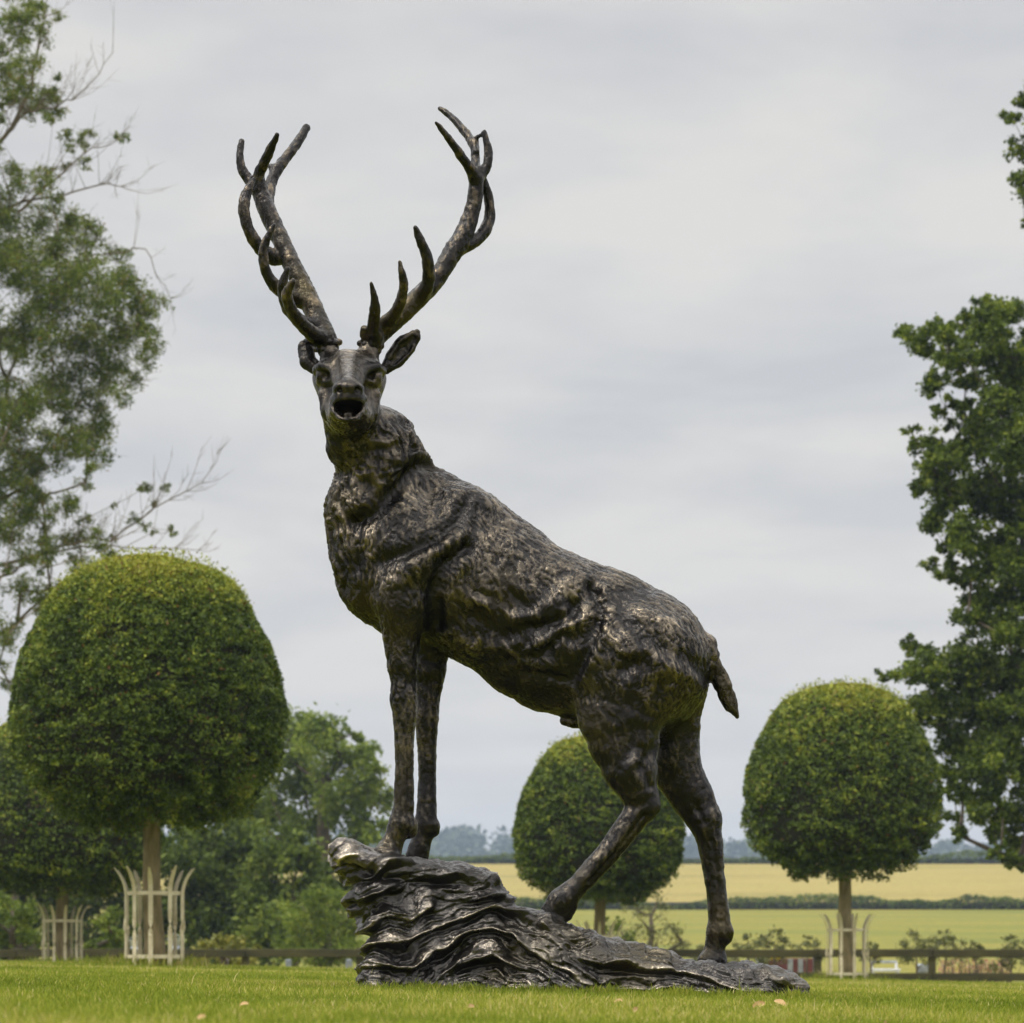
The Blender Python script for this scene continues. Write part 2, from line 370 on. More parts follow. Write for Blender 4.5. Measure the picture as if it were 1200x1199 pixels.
# ------------------------------------------------------------------ topiary trees
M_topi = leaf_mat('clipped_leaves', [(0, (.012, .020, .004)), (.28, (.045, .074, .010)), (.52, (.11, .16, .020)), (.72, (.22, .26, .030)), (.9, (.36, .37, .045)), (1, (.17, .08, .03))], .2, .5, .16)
M_core = simple_mat('dark_core', (.012, .014, .006), (.028, .026, .012), 30, 1)  # near-black colour of the light-blocking cores inside the foliage
TOP = [(0, 652), (35, 655), (62, 662), (83, 670), (98, 680), (110, 694), (121, 712), (140, 746), (155, 787), (163, 832), (163, 868), (158, 895), (147, 917), (130, 936), (106, 953), (80, 965), (50, 968), (14, 946)]
def topiary(label, px, d, s, dy, base_py, n, seed, leafpx, trunk_w, guard_label, squash=1.0, lean=0.0, base_px=None):
    """s: scale against the big left crown; dy: photo y of the crown's top."""
    rng = np.random.default_rng(seed); k = d / FPX
    base = at(base_px or px, base_py, d); px0 = px; zt = at(px, dy, d)[2]
    root = empty('topiary_tree', tuple(base)); tag(root, label, 'topiary tree', 'clipped topiary trees in iron guards')
    prof = np.array([(r, y - 652) for r, y in TOP], float) * s * k
    prof[:, 0] *= squash
    seg = np.hypot(*np.diff(prof, axis=0).T); area = seg * (prof[:-1, 0] + prof[1:, 0]); cum = np.concatenate([[0], np.cumsum(area)]); cum /= cum[-1]
    u = rng.random(n); j = np.clip(np.searchsorted(cum, u) - 1, 0, len(seg) - 1); f = (u - cum[j]) / (cum[j + 1] - cum[j] + 1e-9)
    r = prof[j, 0] * (1 - f) + prof[j + 1, 0] * f; z = prof[j, 1] * (1 - f) + prof[j + 1, 1] * f
    th = rng.random(n) * 2 * math.pi
    dp = prof[j + 1] - prof[j]; nn = np.stack([dp[:, 1], dp[:, 0]], 1); nn /= np.linalg.norm(nn, axis=1)[:, None]
    Nn = np.stack([nn[:, 0] * np.cos(th), nn[:, 0] * np.sin(th), nn[:, 1]], 1)
    P = np.stack([r * np.cos(th), r * np.sin(th), -z], 1)
    hh = z / prof[:, 1].max()                                   # 0 top .. 1 bottom
    q = P / (k * s)
    lump = fbm(q / 38 + seed, 3, seed); fine = fbm(q * np.array([.09, .09, .16]) + seed, 2, seed + 5)
    rag = .55 + 2.0 * sstep(.45, .95, hh)
    off = (lump * 7.5 * rag + fine * 3.2 * rag - np.abs(rng.normal(size=n)) * 4.5 * (1 + .9 * sstep(.6, 1, hh))) * k * s
    deep = rng.random(n) < .22; off = off - deep * rng.random(n) * 20 * k * s
    P = P + Nn * off[:, None]
    # pockets where the clipped shell opens and the dark inside shows
    pocket = (vnoise(q * np.array([.035, .035, .085]) + 31 + seed, 9) < .22 + .36 * sstep(.35, .75, hh)) & (hh > .28)
    P = P - Nn * (pocket * rng.random(n) * 30 * k * s)[:, None]
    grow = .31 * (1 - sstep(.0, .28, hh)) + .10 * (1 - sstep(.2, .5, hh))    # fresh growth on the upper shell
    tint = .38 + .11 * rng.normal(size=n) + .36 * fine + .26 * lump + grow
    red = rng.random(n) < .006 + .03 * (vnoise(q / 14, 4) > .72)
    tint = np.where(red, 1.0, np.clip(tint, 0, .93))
    ctr = np.array([base[0] + lean * k, base[1], zt])
    # loose shoots above the top
    m = int(n * .012); th2 = rng.random(m) * 6.283; rr = np.sqrt(rng.random(m)) * .8; r2 = rr * prof[8, 0]
    jz = np.interp(r2, prof[:9, 0], prof[:9, 1]); L = rng.random(m) ** 2 * 13 * k * s
    P2 = np.stack([r2 * np.cos(th2), r2 * np.sin(th2), -jz + L], 1)
    ns_ = 150; a3 = np.repeat(rng.random(ns_) * 6.283, 22); jr = rng.integers(10, 16, ns_); r3 = np.repeat(prof[jr, 0] * rng.uniform(.8, 1.0, ns_), 22); z3 = np.repeat(-prof[jr, 1] - rng.random(ns_) ** 1.5 * 9 * k * s, 22)
    P3 = np.stack([r3 * np.cos(a3), r3 * np.sin(a3), z3], 1) + rng.normal(size=(ns_ * 22, 3)) * np.array([4.2, 4.2, 2.6]) * k * s
    P2 = np.concatenate([P2, P3]); m = len(P2)
    P = np.concatenate([P, P2]) + ctr; tint = np.concatenate([tint, np.where(np.arange(m) < m - len(P3), .8, .45) + .10 * rng.normal(size=m)]); Nn = np.concatenate([Nn, np.tile([0, 0, 1.], (m, 1))])
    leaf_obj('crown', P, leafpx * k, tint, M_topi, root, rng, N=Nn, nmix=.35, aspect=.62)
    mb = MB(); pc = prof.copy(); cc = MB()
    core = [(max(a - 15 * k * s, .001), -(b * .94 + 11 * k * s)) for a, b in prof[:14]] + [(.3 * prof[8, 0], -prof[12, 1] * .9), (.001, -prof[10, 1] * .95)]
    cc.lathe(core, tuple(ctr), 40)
    o = cc.build('light_block_core', M_core, root)  # solid dark core, added so no light passes through the crown
    rt = trunk_w * k / 2
    tz = zt - prof[11, 1] * .8
    zs = np.linspace(base[2] - .06, tz, 9)
    mb.tube([(base[0] + lean * k * (i / 8) + .01 * math.sin(i * 1.7), base[1] + .01 * math.cos(i * 2.1), z_) for i, z_ in enumerate(zs)], rt * np.array([1.5, 1.25, 1.12, 1.06, 1, .97, .95, .93, .9]), 14)
    for i in range(14):                                         # bare limbs under the crown
        a = rng.random() * 6.283; L = prof[8, 0] * rng.uniform(.5, .9); z0 = zt - prof[11, 1] * rng.uniform(.85, 1.0)
        p0 = np.array([base[0] + lean * k, base[1], z0 - .05]); p1 = p0 + np.array([math.cos(a) * L, math.sin(a) * L, rng.uniform(0, .22) * L])
        mb.tube([p0, (p0 + p1) / 2 + rng.normal(size=3) * L * .05, p1], [rt * .3, rt * .2, rt * .08], 5, False)
    mb.build('trunk', M_yewbark, root)
    guard(guard_label, base, seed)
    return root

M_cream = simple_mat('cream_paint', (.50, .43, .27), (.68, .61, .43), 9, .55, bs=.3, bd=.004)
def guard(label, base, seed):
    Rg, H = .285, 1.05
    root = empty('tree_guard', (base[0], base[1], base[2]), .31 * seed); tag(root, label, 'tree guard', 'cream iron tree guards')
    rng = np.random.default_rng(seed + 90)
    for i in range(10):
        a = i * 2 * math.pi / 10 + rng.normal() * .03
        hgt = H + rng.normal() * .015
        V = []; F = []; ns = 26
        for j in range(ns):
            t = j / (ns - 1); z = t * hgt - .05
            flare = max(0, (t - .74) / .26) ** 2 * .115
            r = Rg + .012 + flare
            tw = math.pi * sstep(.36, .52, t)                    # the twist at mid height
            w_, h_ = .0225 * (1 if t < .93 else 1 - (t - .93) * 9), .005
            for sx, sy in ((-1, -1), (1, -1), (1, 1), (-1, 1)):
                lx, ly = sx * w_ * math.cos(tw) - sy * h_ * math.sin(tw), sx * w_ * math.sin(tw) + sy * h_ * math.cos(tw)
                V.append((math.cos(a) * (r + ly) - math.sin(a) * lx, math.sin(a) * (r + ly) + math.cos(a) * lx, z))
            if j:
                b = j * 4
                for q in range(4): F.append((b - 4 + q, b - 4 + (q + 1) % 4, b + (q + 1) % 4, b + q))
        F.append((3, 2, 1, 0)); F.append(tuple(range(ns * 4 - 4, ns * 4)))
        mb = MB(); mb.add(np.array(V), F)
        o = mb.build('bar', M_cream, smooth=False); o.parent = root
    for z in (.12, .755):
        mb = MB()
        mb.lathe([(Rg - .004, z - .019), (Rg + .004, z - .019), (Rg + .004, z + .019), (Rg - .004, z + .019), (Rg - .004, z - .019)], sides=40)
        o = mb.build('ring', M_cream, smooth=False); o.parent = root

topiary('big dark green clipped dome tree nearest on the left, crown beside the stag', 172, 36, 1.0, 652, 1135, 200000, 1, 3.8, 20,
        'tall cream iron guard round the trunk of the nearest left topiary', lean=-7, base_px=181)
topiary('shaded clipped tree at the far left edge, half hidden behind the big dome', 73, 54, .68, 832, 1138, 60000, 2, 4.0, 14,
        'smaller cream guard at the far left edge of the lawn', squash=1.08)
topiary('clipped green egg shaped tree seen between the hind legs of the stag', 703, 58, .62, 860, 1152, 60000, 3, 3.8, 13,
        'cream guard mostly hidden behind the bronze rock')
topiary('clipped dome tree standing on the right, against the pale crop field', 987, 52, .715, 801, 1151, 80000, 4, 3.9, 15,
        'cream guard round the right hand topiary, in front of the fence', lean=-6, base_px=993)
# ------------------------------------------------------------------ stag sculpture: distance fields meshed by surface nets
SY = 12.0; PXM = FPX / SY                                  # 350 px per metre at the statue
def N3(px, py, w):                                         # photo px + depth (px) -> sculpture space (u, w, v)
    s = 1 + w / (PXM * SY)
    return np.array([(px - HX) * s, w, (HY - py) * s], dtype=np.float64)
def to_world(P):
    return np.stack([P[:, 0] / PXM, SY + P[:, 1] / PXM, CAMZ + P[:, 2] / PXM], 1)
class SDF:
    def __init__(s, lo, hi, h):
        s.lo = np.array(lo, float); s.h = h
        s.n = np.ceil((np.array(hi) - s.lo) / h).astype(int) + 1
        s.F = np.full(tuple(s.n), 60.0, dtype=np.float32)
        s.ax = [s.lo[i] + h * np.arange(s.n[i]) for i in range(3)]
    def _win(s, lo, hi):
        a = np.clip(np.floor((lo - s.lo) / s.h).astype(int), 0, s.n - 1); b = np.clip(np.ceil((hi - s.lo) / s.h).astype(int) + 1, 1, s.n)
        sl = tuple(slice(a[i], b[i]) for i in range(3))
        g = [s.ax[i][sl[i]].astype(np.float32) for i in range(3)]
        return sl, g[0][:, None, None], g[1][None, :, None], g[2][None, None, :]
    def _mix(s, sl, d, k, mode):
        A = s.F[sl]
        if mode == 'add':
            h = np.clip(.5 + .5 * (A - d) / k, 0, 1); s.F[sl] = A * (1 - h) + d * h - k * h * (1 - h)
        else:                                              # subtract
            d = -d; h = np.clip(.5 + .5 * (d - A) / k, 0, 1); s.F[sl] = A * (1 - h) + d * h + k * h * (1 - h)
    def chain(s, nodes, k=10, sw=1.0, mode='add'):
        P = [N3(*n[:3]) for n in nodes]; r = [n[3] for n in nodes]
        if len(P) == 1: P.append(P[0] + 1e-3); r.append(r[0])
        m = max(r) + k + 14
        lo = np.min(P, 0) - m; hi = np.max(P, 0) + m
        sl, X, Y, Z = s._win(lo, hi); D = None
        for i in range(len(P) - 1):
            a, b = P[i], P[i + 1]; ab = b - a; ab2 = ab.copy(); ab2[1] /= sw; L2 = float(ab2 @ ab2) + 1e-9
            px, py_, pz = X - a[0], (Y - a[1]) / sw, Z - a[2]
            t = np.clip((px * ab2[0] + py_ * ab2[1] + pz * ab2[2]) / L2, 0, 1)
            d = np.sqrt((px - t * ab2[0]) ** 2 + (py_ - t * ab2[1]) ** 2 + (pz - t * ab2[2]) ** 2) - (r[i] + t * (r[i + 1] - r[i]))
            D = d if D is None else np.minimum(D, d)
        s._mix(sl, D.astype(np.float32), k, mode)
    def ell(s, c, rad, k=10, rot=0.0, mode='add'):         # rad (u, w, v); rot in the picture plane
        P = N3(*c); m = max(rad) + k + 14; sl, X, Y, Z = s._win(P - m, P + m)
        ca, sa = math.cos(rot), math.sin(rot); x, y, z = X - P[0], Y - P[1], Z - P[2]
        x, z = x * ca + z * sa, -x * sa + z * ca
        q = np.sqrt((x / rad[0]) ** 2 + (y / rad[1]) ** 2 + (z / rad[2]) ** 2)
        s._mix(sl, ((q - 1) * min(rad)).astype(np.float32), k, mode)
    def mesh(s):
        F = s.F; nx, ny, nz = F.shape; I = F < 0
        acc = np.zeros((nx - 1, ny - 1, nz - 1, 3), np.float32) if False else None
        c = I[:-1, :-1, :-1].astype(np.int8)
        for a in (0, 1):
            for b in (0, 1):
                for d in (0, 1):
                    if a or b or d: c = c + I[a:nx - 1 + a, b:ny - 1 + b, d:nz - 1 + d]
        act = np.argwhere((c > 0) & (c < 8)); n = len(act)
        idx = np.full((nx - 1, ny - 1, nz - 1), -1, np.int32); idx[act[:, 0], act[:, 1], act[:, 2]] = np.arange(n)
        S = np.zeros((n, 3)); W = np.zeros(n)
        cor = [(a, b, d) for a in (0, 1) for b in (0, 1) for d in (0, 1)]
        val = {q: F[act[:, 0] + q[0], act[:, 1] + q[1], act[:, 2] + q[2]].astype(float) for q in cor}
        for q in cor:
            for ax in range(3):
                if q[ax] == 0:
                    q2 = list(q); q2[ax] = 1; q2 = tuple(q2); f0, f1 = val[q], val[q2]; cr = (f0 < 0) != (f1 < 0)
                    t = np.where(cr, f0 / np.where(cr, f0 - f1, 1), 0)
                    for e in range(3):
                        S[:, e] += np.where(cr, q[e] + (t if e == ax else 0), 0)
                    W += cr
        V = (act + S / W[:, None]) * s.h + s.lo
        Q = []
        for ax in range(3):
            o1, o2 = [i for i in range(3) if i != ax]
            s0 = [slice(1, m - 1) for m in F.shape]; s1 = list(s0); s0[ax] = slice(0, F.shape[ax] - 1); s1[ax] = slice(1, F.shape[ax])
            A, B = I[tuple(s0)], I[tuple(s1)]; e = np.argwhere(A != B); fl = A[tuple(e.T)]
            off = np.ones(3, int); off[ax] = 0; e = e + off
            def cell(d1, d2):
                g = e.copy(); g[:, o1] += d1; g[:, o2] += d2; return idx[g[:, 0], g[:, 1], g[:, 2]]
            q = np.stack([cell(-1, -1), cell(0, -1), cell(0, 0), cell(-1, 0)], 1)
            flip = fl if ax != 1 else ~fl
            q[~flip] = q[~flip][:, ::-1]; Q.append(q)
        return V, np.concatenate(Q)
def normals(V, Q):
    n = np.cross(V[Q[:, 2]] - V[Q[:, 0]], V[Q[:, 3]] - V[Q[:, 1]]); N = np.zeros_like(V)
    for i in range(4):
        for a in range(3): N[:, a] += np.bincount(Q[:, i], n[:, a], len(V))
    return N / (np.linalg.norm(N, axis=1)[:, None] + 1e-9)
def smooth(V, Q, it=1, lam=.5):
    for _ in range(it):
        S = np.zeros_like(V); c = np.zeros(len(V))
        for i in range(4):
            for j in (Q[:, (i + 1) % 4],):
                c += np.bincount(Q[:, i], minlength=len(V)) + np.bincount(j, minlength=len(V))
                for a in range(3): S[:, a] += np.bincount(Q[:, i], V[j, a], len(V)) + np.bincount(j, V[Q[:, i], a], len(V))
        V = V * (1 - lam) + lam * S / c[:, None]
    return V
def pdist(U, W, pts):                                      # distance to a polyline given in photo px
    D = np.full(len(U), 1e9); pts = [(p[0] - HX, HY - p[1]) for p in pts]
    for (ax, ay), (bx, by) in zip(pts[:-1], pts[1:]):
        dx, dy = bx - ax, by - ay; t = np.clip(((U - ax) * dx + (W - ay) * dy) / (dx * dx + dy * dy), 0, 1)
        D = np.minimum(D, np.hypot(U - ax - t * dx, W - ay - t * dy))
    return D

# --- bronze: dark patina, brown-gold where the relief is rubbed
def bronze(name, gold=(.38, .31, .215), dark=(.024, .0225, .0215), gmul=1.0, rough=(.20, .30)):
    m, nt, b = new_mat(name)
    g = attr(nt, 'gild'); n1 = noise_n(nt, 7, 4, .6); n2 = noise_n(nt, 90, 3, .65); n3 = noise_n(nt, 2.6, 2, .5)
    def mth(op, a, c):
        q = nt.nodes.new('ShaderNodeMath'); q.operation = op
        for i, v in enumerate((a, c)):
            if isinstance(v, (int, float)): q.inputs[i].default_value = v
            else: nt.links.new(v, q.inputs[i])
        return q.outputs[0]
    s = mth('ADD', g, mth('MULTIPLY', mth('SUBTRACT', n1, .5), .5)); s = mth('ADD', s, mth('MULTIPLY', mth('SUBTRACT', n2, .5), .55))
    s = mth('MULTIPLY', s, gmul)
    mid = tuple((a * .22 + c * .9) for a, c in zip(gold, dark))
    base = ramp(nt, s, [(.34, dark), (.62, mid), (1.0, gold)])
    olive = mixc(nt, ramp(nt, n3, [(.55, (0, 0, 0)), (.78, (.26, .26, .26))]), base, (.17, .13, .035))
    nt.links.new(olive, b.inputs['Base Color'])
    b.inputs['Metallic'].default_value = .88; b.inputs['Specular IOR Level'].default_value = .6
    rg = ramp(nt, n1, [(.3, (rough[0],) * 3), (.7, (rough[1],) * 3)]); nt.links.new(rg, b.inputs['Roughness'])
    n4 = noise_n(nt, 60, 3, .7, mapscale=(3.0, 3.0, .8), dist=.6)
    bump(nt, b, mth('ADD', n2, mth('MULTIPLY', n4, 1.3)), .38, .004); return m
M_bronze = bronze('bronze_patina')
M_antler = bronze('antler_bronze', gold=(.45, .35, .22), gmul=.9)
M_rock = bronze('rock_bronze', gold=(.70, .61, .48), dark=(.055, .051, .047), gmul=1.0, rough=(.18, .30))

stag = empty('stag_statue', (-0.1, 12.0, 0.0))
tag(stag, 'dark bronze stag sculpture with wide antlers, standing on a sloping folded rock', 'statue')

# ---------------------------------------------------------------- body
B = SDF((-245, -215, -30), (285, 90, 730), 1.6)
B.chain([(470, 668, 0, 62), (522, 666, 0, 88), (562, 690, 0, 88), (610, 716, 0, 87), (660, 742, 0, 91), (702, 756, 0, 90), (744, 779, 0, 90)], 14, .74)
B.chain([(470, 568, 0, 40), (538, 622, 0, 56), (585, 665, 0, 60)], 22, .6)                      # withers
B.chain([(415, 492, -28, 33), (440, 524, -14, 49), (450, 552, -8, 54), (446, 600, 0, 64), (449, 640, 0, 63), (456, 676, 0, 61), (470, 700, 0, 48)], 12, .84)
B.chain([(472, 620, -30, 40), (490, 665, -46, 42), (478, 702, -44, 34)], 16, .8)                # near shoulder mass
B.chain([(472, 620, 30, 40), (500, 665, 44, 42), (500, 702, 42, 34)], 16, .8)
B.chain([(540, 600, -26, 30), (520, 650, -44, 30)], 18, .8)
# front legs
def leg(nodes, k=9, sw=.92): B.chain(nodes, k, sw)
leg([(474, 712, -44, 33), (471, 744, -42, 22.5), (472, 780, -42, 17.5)], 14)
leg([(472, 780, -42, 17.5), (473, 800, -42, 15), (473, 818, -42, 16.2), (474, 836, -42, 13.8), (474, 860, -42, 12), (474, 905, -42, 11.2), (473, 945, -42, 12.4), (470, 966, -42, 14)], 5)
leg([(470, 966, -42, 13.5), (462, 984, -42, 12), (455, 1000, -42, 15.5)], 5)
B.chain([(482, 966, -36, 8), (482, 976, -36, 7)], 6)
B.chain([(449, 1001, -50, 11), (455, 1004, -52, 12)], 4); B.chain([(449, 1001, -34, 11), (456, 1004, -34, 12)], 4)
leg([(507, 712, 40, 36), (506, 748, 38, 25), (504, 785, 38, 18.5)], 14)
leg([(504, 785, 38, 18.5), (501, 820, 38, 15), (500, 845, 38, 13), (500, 870, 38, 11.5), (501, 905, 38, 10.6), (500, 945, 38, 12), (499, 966, 38, 13.5)], 5)
leg([(499, 966, 38, 13), (494, 984, 38, 12), (489, 1003, 38, 13.5)], 5)
B.chain([(508, 968, 36, 7), (509, 974, 36, 6)], 6)
# hind legs
leg([(742, 785, -36, 76), (728, 838, -42, 50), (731, 868, -44, 42), (738, 900, -46, 31)], 18, .62)
leg([(738, 900, -46, 30), (748, 928, -46, 22), (756, 943, -46, 16.5)], 9)
B.chain([(752, 912, -44, 11), (765, 936, -46, 7.5), (767.5, 945, -46, 6)], 5)
leg([(754, 945, -46, 17), (735, 970, -48, 15.5), (712, 1000, -50, 14), (678, 1037, -52, 12.5), (658, 1056, -54, 15)], 6)
leg([(658, 1056, -54, 14.5), (646, 1070, -55, 13.5), (646, 1083, -56, 17)], 6)
B.chain([(668, 1062, -54, 8), (664, 1072, -54, 8)], 6)
leg([(780, 800, 34, 52), (786, 850, 38, 36), (790, 885, 40, 31), (796, 908, 42, 29), (812, 936, 42, 26), (825, 960, 42, 20.5)], 16, .7)
leg([(825, 960, 42, 20), (832, 985, 42, 15.5), (835, 1010, 42, 13.5), (840, 1050, 42, 12), (843, 1080, 42, 13), (843, 1092, 42, 14)], 6)
B.chain([(852, 1093, 42, 7.5), (852, 1099, 42, 7)], 6)
leg([(842, 1092, 42, 13), (838, 1110, 42, 12.5), (836, 1124, 42, 15)], 6)
B.chain([(828, 1126, 36, 11), (838, 1127, 42, 13)], 5)
# belly line, sheath, flank web
B.chain([(600, 780, 0, 34), (640, 796, 0, 34), (676, 806, 0, 28)], 16, .8)
B.chain([(645, 822, 0, 11), (664, 836, 0, 7), (682, 840, 0, 8)], 4); B.chain([(661, 845, 0, 5.5), (672, 847, 0, 6.5), (686, 846, 0, 7)], 2)
B.chain([(700, 790, -40, 30), (712, 830, -44, 26)], 16, .6)
# tail
B.chain([(824, 760, 0, 18), (838, 782, 0, 9.5), (848, 806, 0, 12), (856, 826, 0, 9), (864, 840, 0, 3)], 6, .7)
# head: skull, cheeks, muzzle
B.ell((409, 442, -52), (42, 46, 29), 8)
B.chain([(397, 430, -50, 15), (420, 430, -50, 15)], 8)
B.chain([(410, 455, -58, 37), (411, 490, -48, 31), (413, 520, -28, 30)], 12, .85)
B.chain([(408, 436, -80, 25), (408, 446, -125, 17), (408, 454, -162, 13)], 10)
B.ell((408, 455.5, -166), (17.5, 14, 8), 8); B.chain([(390, 467, -156, 3.2), (398, 465.5, -168, 4), (408, 465, -172, 4.5), (419, 465.5, -168, 4), (427, 467, -156, 3.2)], 7)                                   # nose and upper lip
B.ell((409, 483, -138), (22, 42, 14), 9)                                   # lower jaw
B.chain([(410, 480, -70, 33), (409, 484, -110, 24)], 10, .9)
B.chain([(370, 433, -72, 4), (377, 429, -86, 5.5), (391, 433, -98, 4)], 6)  # brows
B.chain([(449, 434, -72, 4), (442, 430, -86, 5.5), (426, 433, -98, 4)], 6)
B.ell((377, 441, -92), (8, 8, 4.2), 6, mode='sub'); B.ell((441, 442, -92), (8, 8, 4.2), 6, mode='sub')
B.chain([(376, 441, -82, 6)], 2.5); B.chain([(442, 442, -82, 6)], 2.5)      # eyeballs in their sockets
B.chain([(372, 448, -78, 1.2), (378, 449, -84, 1.5), (385, 446, -90, 1.4)], 6)
B.chain([(446, 449, -78, 1.2), (441, 450, -84, 1.5), (433, 447, -90, 1.4)], 6)
B.chain([(380, 456, -100, 3.5), (384, 474, -112, 3)], 5, mode='sub'); B.chain([(438, 456, -100, 4), (434, 476, -112, 3.4)], 5, mode='sub')
B.chain([(391, 424, -106, 3), (390, 444, -130, 3.6)], 6, mode='sub'); B.chain([(426, 424, -106, 3), (427, 444, -130, 3.6)], 6, mode='sub')
B.chain([(376, 462, -82, 2), (380, 484, -84, 2.5)], 12); B.chain([(443, 462, -82, 2), (439, 484, -84, 2.5)], 12)
B.ell((408, 478, -168), (17.5, 62, 7.5), 2, mode='sub'); B.ell((408, 483, -168), (14, 60, 6), 2, mode='sub')                   # open mouth
B.chain([(388, 473, -150, 2.4), (393, 485, -166, 2.6), (399, 491, -175, 2.8), (408, 492, -178, 3), (417, 491, -175, 2.8), (423, 485, -166, 2.6), (428, 473, -150, 2.4)], 3)
B.chain([(408, 487, -150, 8), (408, 486, -110, 10)], 4, .9)                 # tongue
B.chain([(396, 456, -184, 3.2), (398, 457, -174, 3)], 2, mode='sub'); B.chain([(421, 456, -184, 3.2), (419, 457, -174, 3)], 2, mode='sub')
B.chain([(386, 418, -46, 11), (384, 404, -42, 11)], 7); B.chain([(430, 424, -46, 13), (433, 407, -42, 12)], 7)   # pedicles
V, Q = B.mesh(); V = smooth(V, Q, 1, .4); N = normals(V, Q); U, D_, Z = V[:, 0], V[:, 1], V[:, 2]
PXx, PYy = U + HX, HY - Z
flat = np.clip(1 - np.abs(N[:, 1]) * 0, 0, 1)
disp = np.zeros(len(V))
def groove(pts, depth, wd, tw=1.0):
    d = pdist(U, Z, pts); return -depth * np.exp(-(d / wd) ** 2)
torso = sstep(470, 500, PXx + 0 * PYy) * (1 - sstep(835, 845, PXx)) * (1 - sstep(850, 880, PYy)) * sstep(-6, 6, (PXx - 425) * .607 + (PYy - 612) * .794)
for pts, dp, wd in [([(515, 540), (485, 556), (458, 588), (440, 608), (418, 618)], 9, 9), ([(418, 620), (425, 650), (408, 690)], 4, 8),
        ([(552, 586), (536, 618), (512, 640), (478, 655), (452, 664)], 6.5, 8), ([(548, 648), (522, 672), (510, 700), (512, 735)], 8, 9),
        ([(560, 600), (556, 625), (548, 648)], 3, 8), ([(693, 690), (702, 714), (698, 745), (686, 772), (672, 800)], 4, 6.5),
        ([(668, 715), (652, 740), (642, 770)], 4.5, 9), ([(730, 712), (735, 735), (752, 752)], 5.5, 12), ([(772, 760), (745, 785), (728, 790)], 5, 10),
        ([(780, 770), (812, 782), (828, 800)], 4, 9), ([(760, 690), (720, 700), (700, 712)], 3, 12), ([(748, 905), (765, 880), (790, 855), (815, 830)], 4, 7),
        ([(575, 770), (620, 792), (660, 802)], 4.5, 6), ([(638, 690), (648, 715), (636, 745)], 4, 10), ([(724, 905), (738, 880), (742, 855)], 3, 7),
        ([(752, 958), (722, 1000), (690, 1034)], 2.6, 3), ([(479, 800), (480, 870), (481, 955)], 2.0, 2.6), ([(468, 850), (468, 950)], 1.2, 2.2), ([(836, 985), (843, 1030), (848, 1080)], 2.2, 2.8), ([(760, 925), (752, 900), (748, 880)], 2.6, 3.5), ([(815, 940), (826, 962)], 2.5, 4),
        ([(600, 700), (622, 722), (622, 755), (600, 775)], 3.2, 5), ([(580, 715), (596, 738), (590, 765)], 3.0, 5), ([(560, 725), (572, 745), (566, 765)], 2.6, 5), ([(640, 765), (660, 748), (676, 712)], 3.0, 4.5)]:
    disp += groove(pts, dp * 1.02, wd * 1.05) * np.clip(np.abs(N[:, 1]) * 2.2, 0, 1)
for pts, hp, wd in [([(704, 690), (712, 716), (706, 748), (694, 776), (680, 802)], 3.4, 6), ([(535, 640), (505, 658), (470, 690)], 4, 10), ([(545, 662), (530, 690), (526, 720)], 3, 9),
        ([(560, 580), (590, 610), (600, 650)], 3, 14), ([(522, 745), (560, 765), (610, 782)], 4, 8), ([(658, 712), (664, 735), (650, 765)], 4, 7), ([(432, 640), (450, 690)], 4, 14)]:
    disp += -groove(pts, hp * 1.15, wd * 1.05) * np.clip(np.abs(N[:, 1]) * 2.2, 0, 1)
# rib ripples on the lower barrel
rr = np.hypot(PXx - 600, (PYy - 640) * 1.05); rip = np.sin(rr / 6.2 + 2.2 * fbm(V / 30, 2, 5))
ribw = sstep(60, 85, rr) * (1 - sstep(135, 160, rr)) * sstep(655, 690, PYy) * (1 - sstep(700, 720, PXx)) * sstep(525, 560, PXx)
disp += rip * 3.4 * ribw
hw = np.exp(-(((PXx - 762) / 58) ** 2 + ((PYy - 768) / 62) ** 2)); disp += np.sin((PYy - .55 * (PXx - 740)) / 7.5 + 3 * fbm(V / 34, 2, 8)) * 2.2 * hw
disp += fbm(V / 30, 2, 11) * 2.4 * sstep(-1, 1, torso - .2) * 1.0 + fbm(V / 12, 2, 12) * .7
# mane: shaggy locks on neck and chest
neck = (1 - sstep(-14, 4, (PXx - 425) * .607 + (PYy - 612) * .794)) * sstep(492, 520, PYy + .35 * (PXx - 440)) + .9 * (1 - sstep(408, 432, PXx)) * sstep(530, 560, PYy) * (1 - sstep(690, 720, PYy))
neck = np.clip(neck, 0, 1) * (1 - sstep(-60, -80, D_)*0)
th = 1.05 + .10 * fbm(V / 45, 2, 21); ca, sa = np.cos(th), np.sin(th)       # lock direction
al = (U - 0) * ca * .6 - Z * sa; ac = U * sa + Z * ca * .5
wq = fbm(V / 26, 2, 24) * 7; lock = 1 - np.abs(fbm(np.stack([(ac + wq) / 8.5, al / 26, D_ / 9], 1), 2, 22)) * 2.3
throat = np.exp(-((PXx - 412) / 22) ** 2) * (1 - sstep(560, 600, PYy)); disp += neck * (lock - .3) * 4.2 * (1 - .7 * throat)
